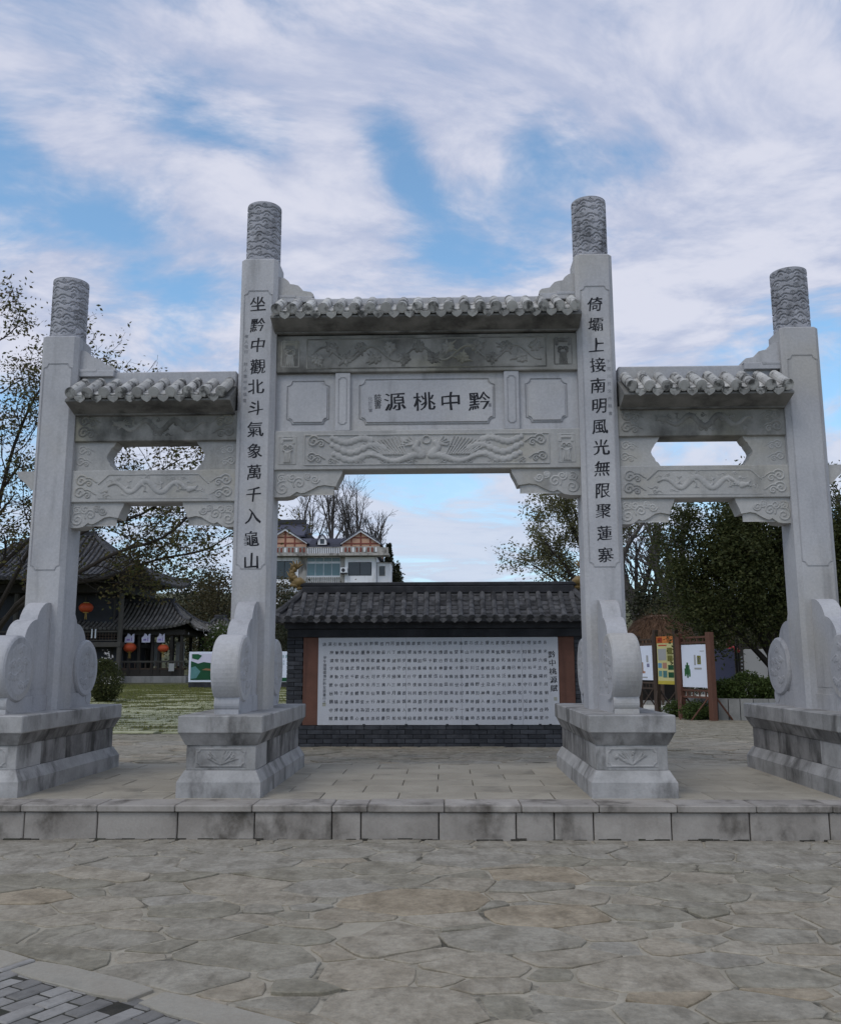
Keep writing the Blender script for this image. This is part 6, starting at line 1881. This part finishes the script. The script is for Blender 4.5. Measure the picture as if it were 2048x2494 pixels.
board((6.90, 24.3), (7.55, 24.0), 1.06, 1.93, 2.0, G2, 'notice board seen from behind with plain lilac blue panel', 'board_lilac', [], timber='dark_timber', pole=.03, rails=False)
board((8.62, 27.0), (9.45, 27.0), 1.12, 1.96, 2.15, G2, 'notice board with plain grey panel and dark frame behind the evergreen trunk', 'board_grey', [], timber='dark_timber')
# dark post with a red knot and tags
o = empty('tagged_post', (7.75, 25.0, G2), 'dark post with red knot and small white tags beside the lilac board', 'post')
MB().box(7.62, 7.72, 24.95, 25.05, G2 - .03, 2.2, b=.008).build('post', 'brown_timber', o)
MB().box(7.86, 7.94, 24.95, 25.05, G2 - .03, 2.2, b=.008).build('post', 'dark_timber', o)
mb = MB(); mb.tube([(7.60, 24.9, 1.86), (7.78, 24.88, 1.92), (7.92, 24.9, 1.88)], [.08, .10, .04], 8); mb.build('red_knot', 'red_plastic', o)
MB().box(7.50, 7.60, 24.93, 24.95, 1.46, 1.58).build('tag', 'white_metal', o)
MB().box(7.54, 7.58, 24.93, 24.95, 1.62, 1.68).build('tag', 'white_metal', o)
for k in range(6): MB().box(7.96, 8.0, 24.93, 24.95, 1.2 + k * .1, 1.24 + k * .1).build('tag', 'white_metal', o)

# planter
pl_ = empty('planter', (7.6, 21.6, G2), 'curved grey concrete planter around the evergreen tree', 'planter')
path = bez([(6.0, 23.2, 0), (5.9, 22.0, 0), (6.15, 21.25, 0), (6.9, 20.95, 0), (8.2, 20.9, 0), (10.6, 20.9, 0)], 18)
for i in range(len(path) - 1):
    a, b = path[i], path[i + 1]; d = (b - a) / np.linalg.norm(b - a); n = np.array([d[1], -d[0], 0]) * .09
    a = a + d * .004
    v = [a - n, a + n, b + n, b - n]
    V = [(p[0], p[1], G2 - .05) for p in v] + [(p[0], p[1], .76) for p in v]
    mobj('planter_stone', V, [(0, 3, 2, 1), (4, 5, 6, 7), (0, 1, 5, 4), (1, 2, 6, 5), (2, 3, 7, 6), (3, 0, 4, 7)], 'concrete_grey', pl_)
mb = MB(); mb.prism([(p[0] + .03, p[1] + .05) for p in path] + [(10.6, 24.5), (6.2, 24.5)], 'z', G2 - .02, .64); mb.build('soil', 'dark_soil', pl_)
rs = np.random.default_rng(90)
labs = ['bright green shrub in the planter under the lilac board', 'green shrub in the planter beside the evergreen trunk', 'low shrub in the planter behind the reddish post', 'dark low shrub at the planter rim near the outer pillar']
for k, (x, y, r, h) in enumerate(((7.0, 21.6, .50, .62), (7.6, 21.5, .42, .50), (6.5, 21.6, .36, .45), (8.6, 21.4, .50, .40))):
    bush(x, y, .63, r, h, 3600, .07, 'leaf_shrub', 60 + k, labs[k], 'shrub')
bush(5.75, 21.35, G2, .36, .32, 2200, .06, 'leaf_shrub', 71, 'low weeds at the foot of the reddish notice board posts', 'weeds')
bush(5.55, 22.4, G2, .30, .30, 1500, .06, 'leaf_shrub', 72, 'low weeds between the white and yellow notice boards', 'weeds')

# thatched hut
ht_ = empty('thatched_hut', (7.05, 30.2, G2), 'small round hut with brown thatched dome roof', 'hut')
rh = np.random.default_rng(12)
mb = MB(); rings = []
for u in np.linspace(0, .98, 10):
    rr = 1.12 * math.sqrt(1 - u ** 2.2); rings.append([(7.05 + rr * math.cos(a), 30.2 + rr * math.sin(a), 2.0 + 1.15 * u) for a in np.linspace(0, 6.2832, 28, endpoint=False)])
ring(rings, mb); th = mb.build('thatch_roof', 'thatch', ht_, smooth=True)
n = 14000
a = rh.uniform(0, 6.2832, n); u = rh.uniform(-.02, .97, n); rr = 1.14 * np.sqrt(np.clip(1 - np.abs(u) ** 2.2, 0, 1))
P0 = np.c_[7.05 + rr * np.cos(a), 30.2 + rr * np.sin(a), 2.0 + 1.15 * u]
dn = np.c_[np.cos(a) * (.25 + .5 * u), np.sin(a) * (.25 + .5 * u), -1.0 + .8 * u] + rh.normal(0, .25, (n, 3)); dn /= np.linalg.norm(dn, axis=1)[:, None]
sd_ = np.c_[-np.sin(a), np.cos(a), np.zeros(n)] * .010
ln = rh.uniform(.12, .34, (n, 1)); out = np.c_[np.cos(a), np.sin(a), np.full(n, .3)] * rh.uniform(.0, .05, (n, 1))
V = np.stack([P0 - sd_ + out, P0 + sd_ + out, P0 + dn * ln + out * 1.5], 1).reshape(-1, 3)
mobj('straw', V, np.arange(3 * n).reshape(-1, 3), 'straw', ht_, loc=(0, 0, 0), kind='stuff')
for k in range(6):
    aa = k * 1.047 + .3
    MB().cyl((7.05 + .95 * math.cos(aa), 30.2 + .95 * math.sin(aa), G2 - .03), (7.05 + .95 * math.cos(aa), 30.2 + .95 * math.sin(aa), 2.15), .055, k=8).build('post', 'old_timber', ht_)
MB().cyl((7.05, 30.2, G2 - .02), (7.05, 30.2, .36), 1.0, k=20).build('floor', 'concrete_grey', ht_)
MB().box(6.35, 7.75, 30.6, 30.7, .36, 2.05).build('back_screen', 'dark_timber', ht_)
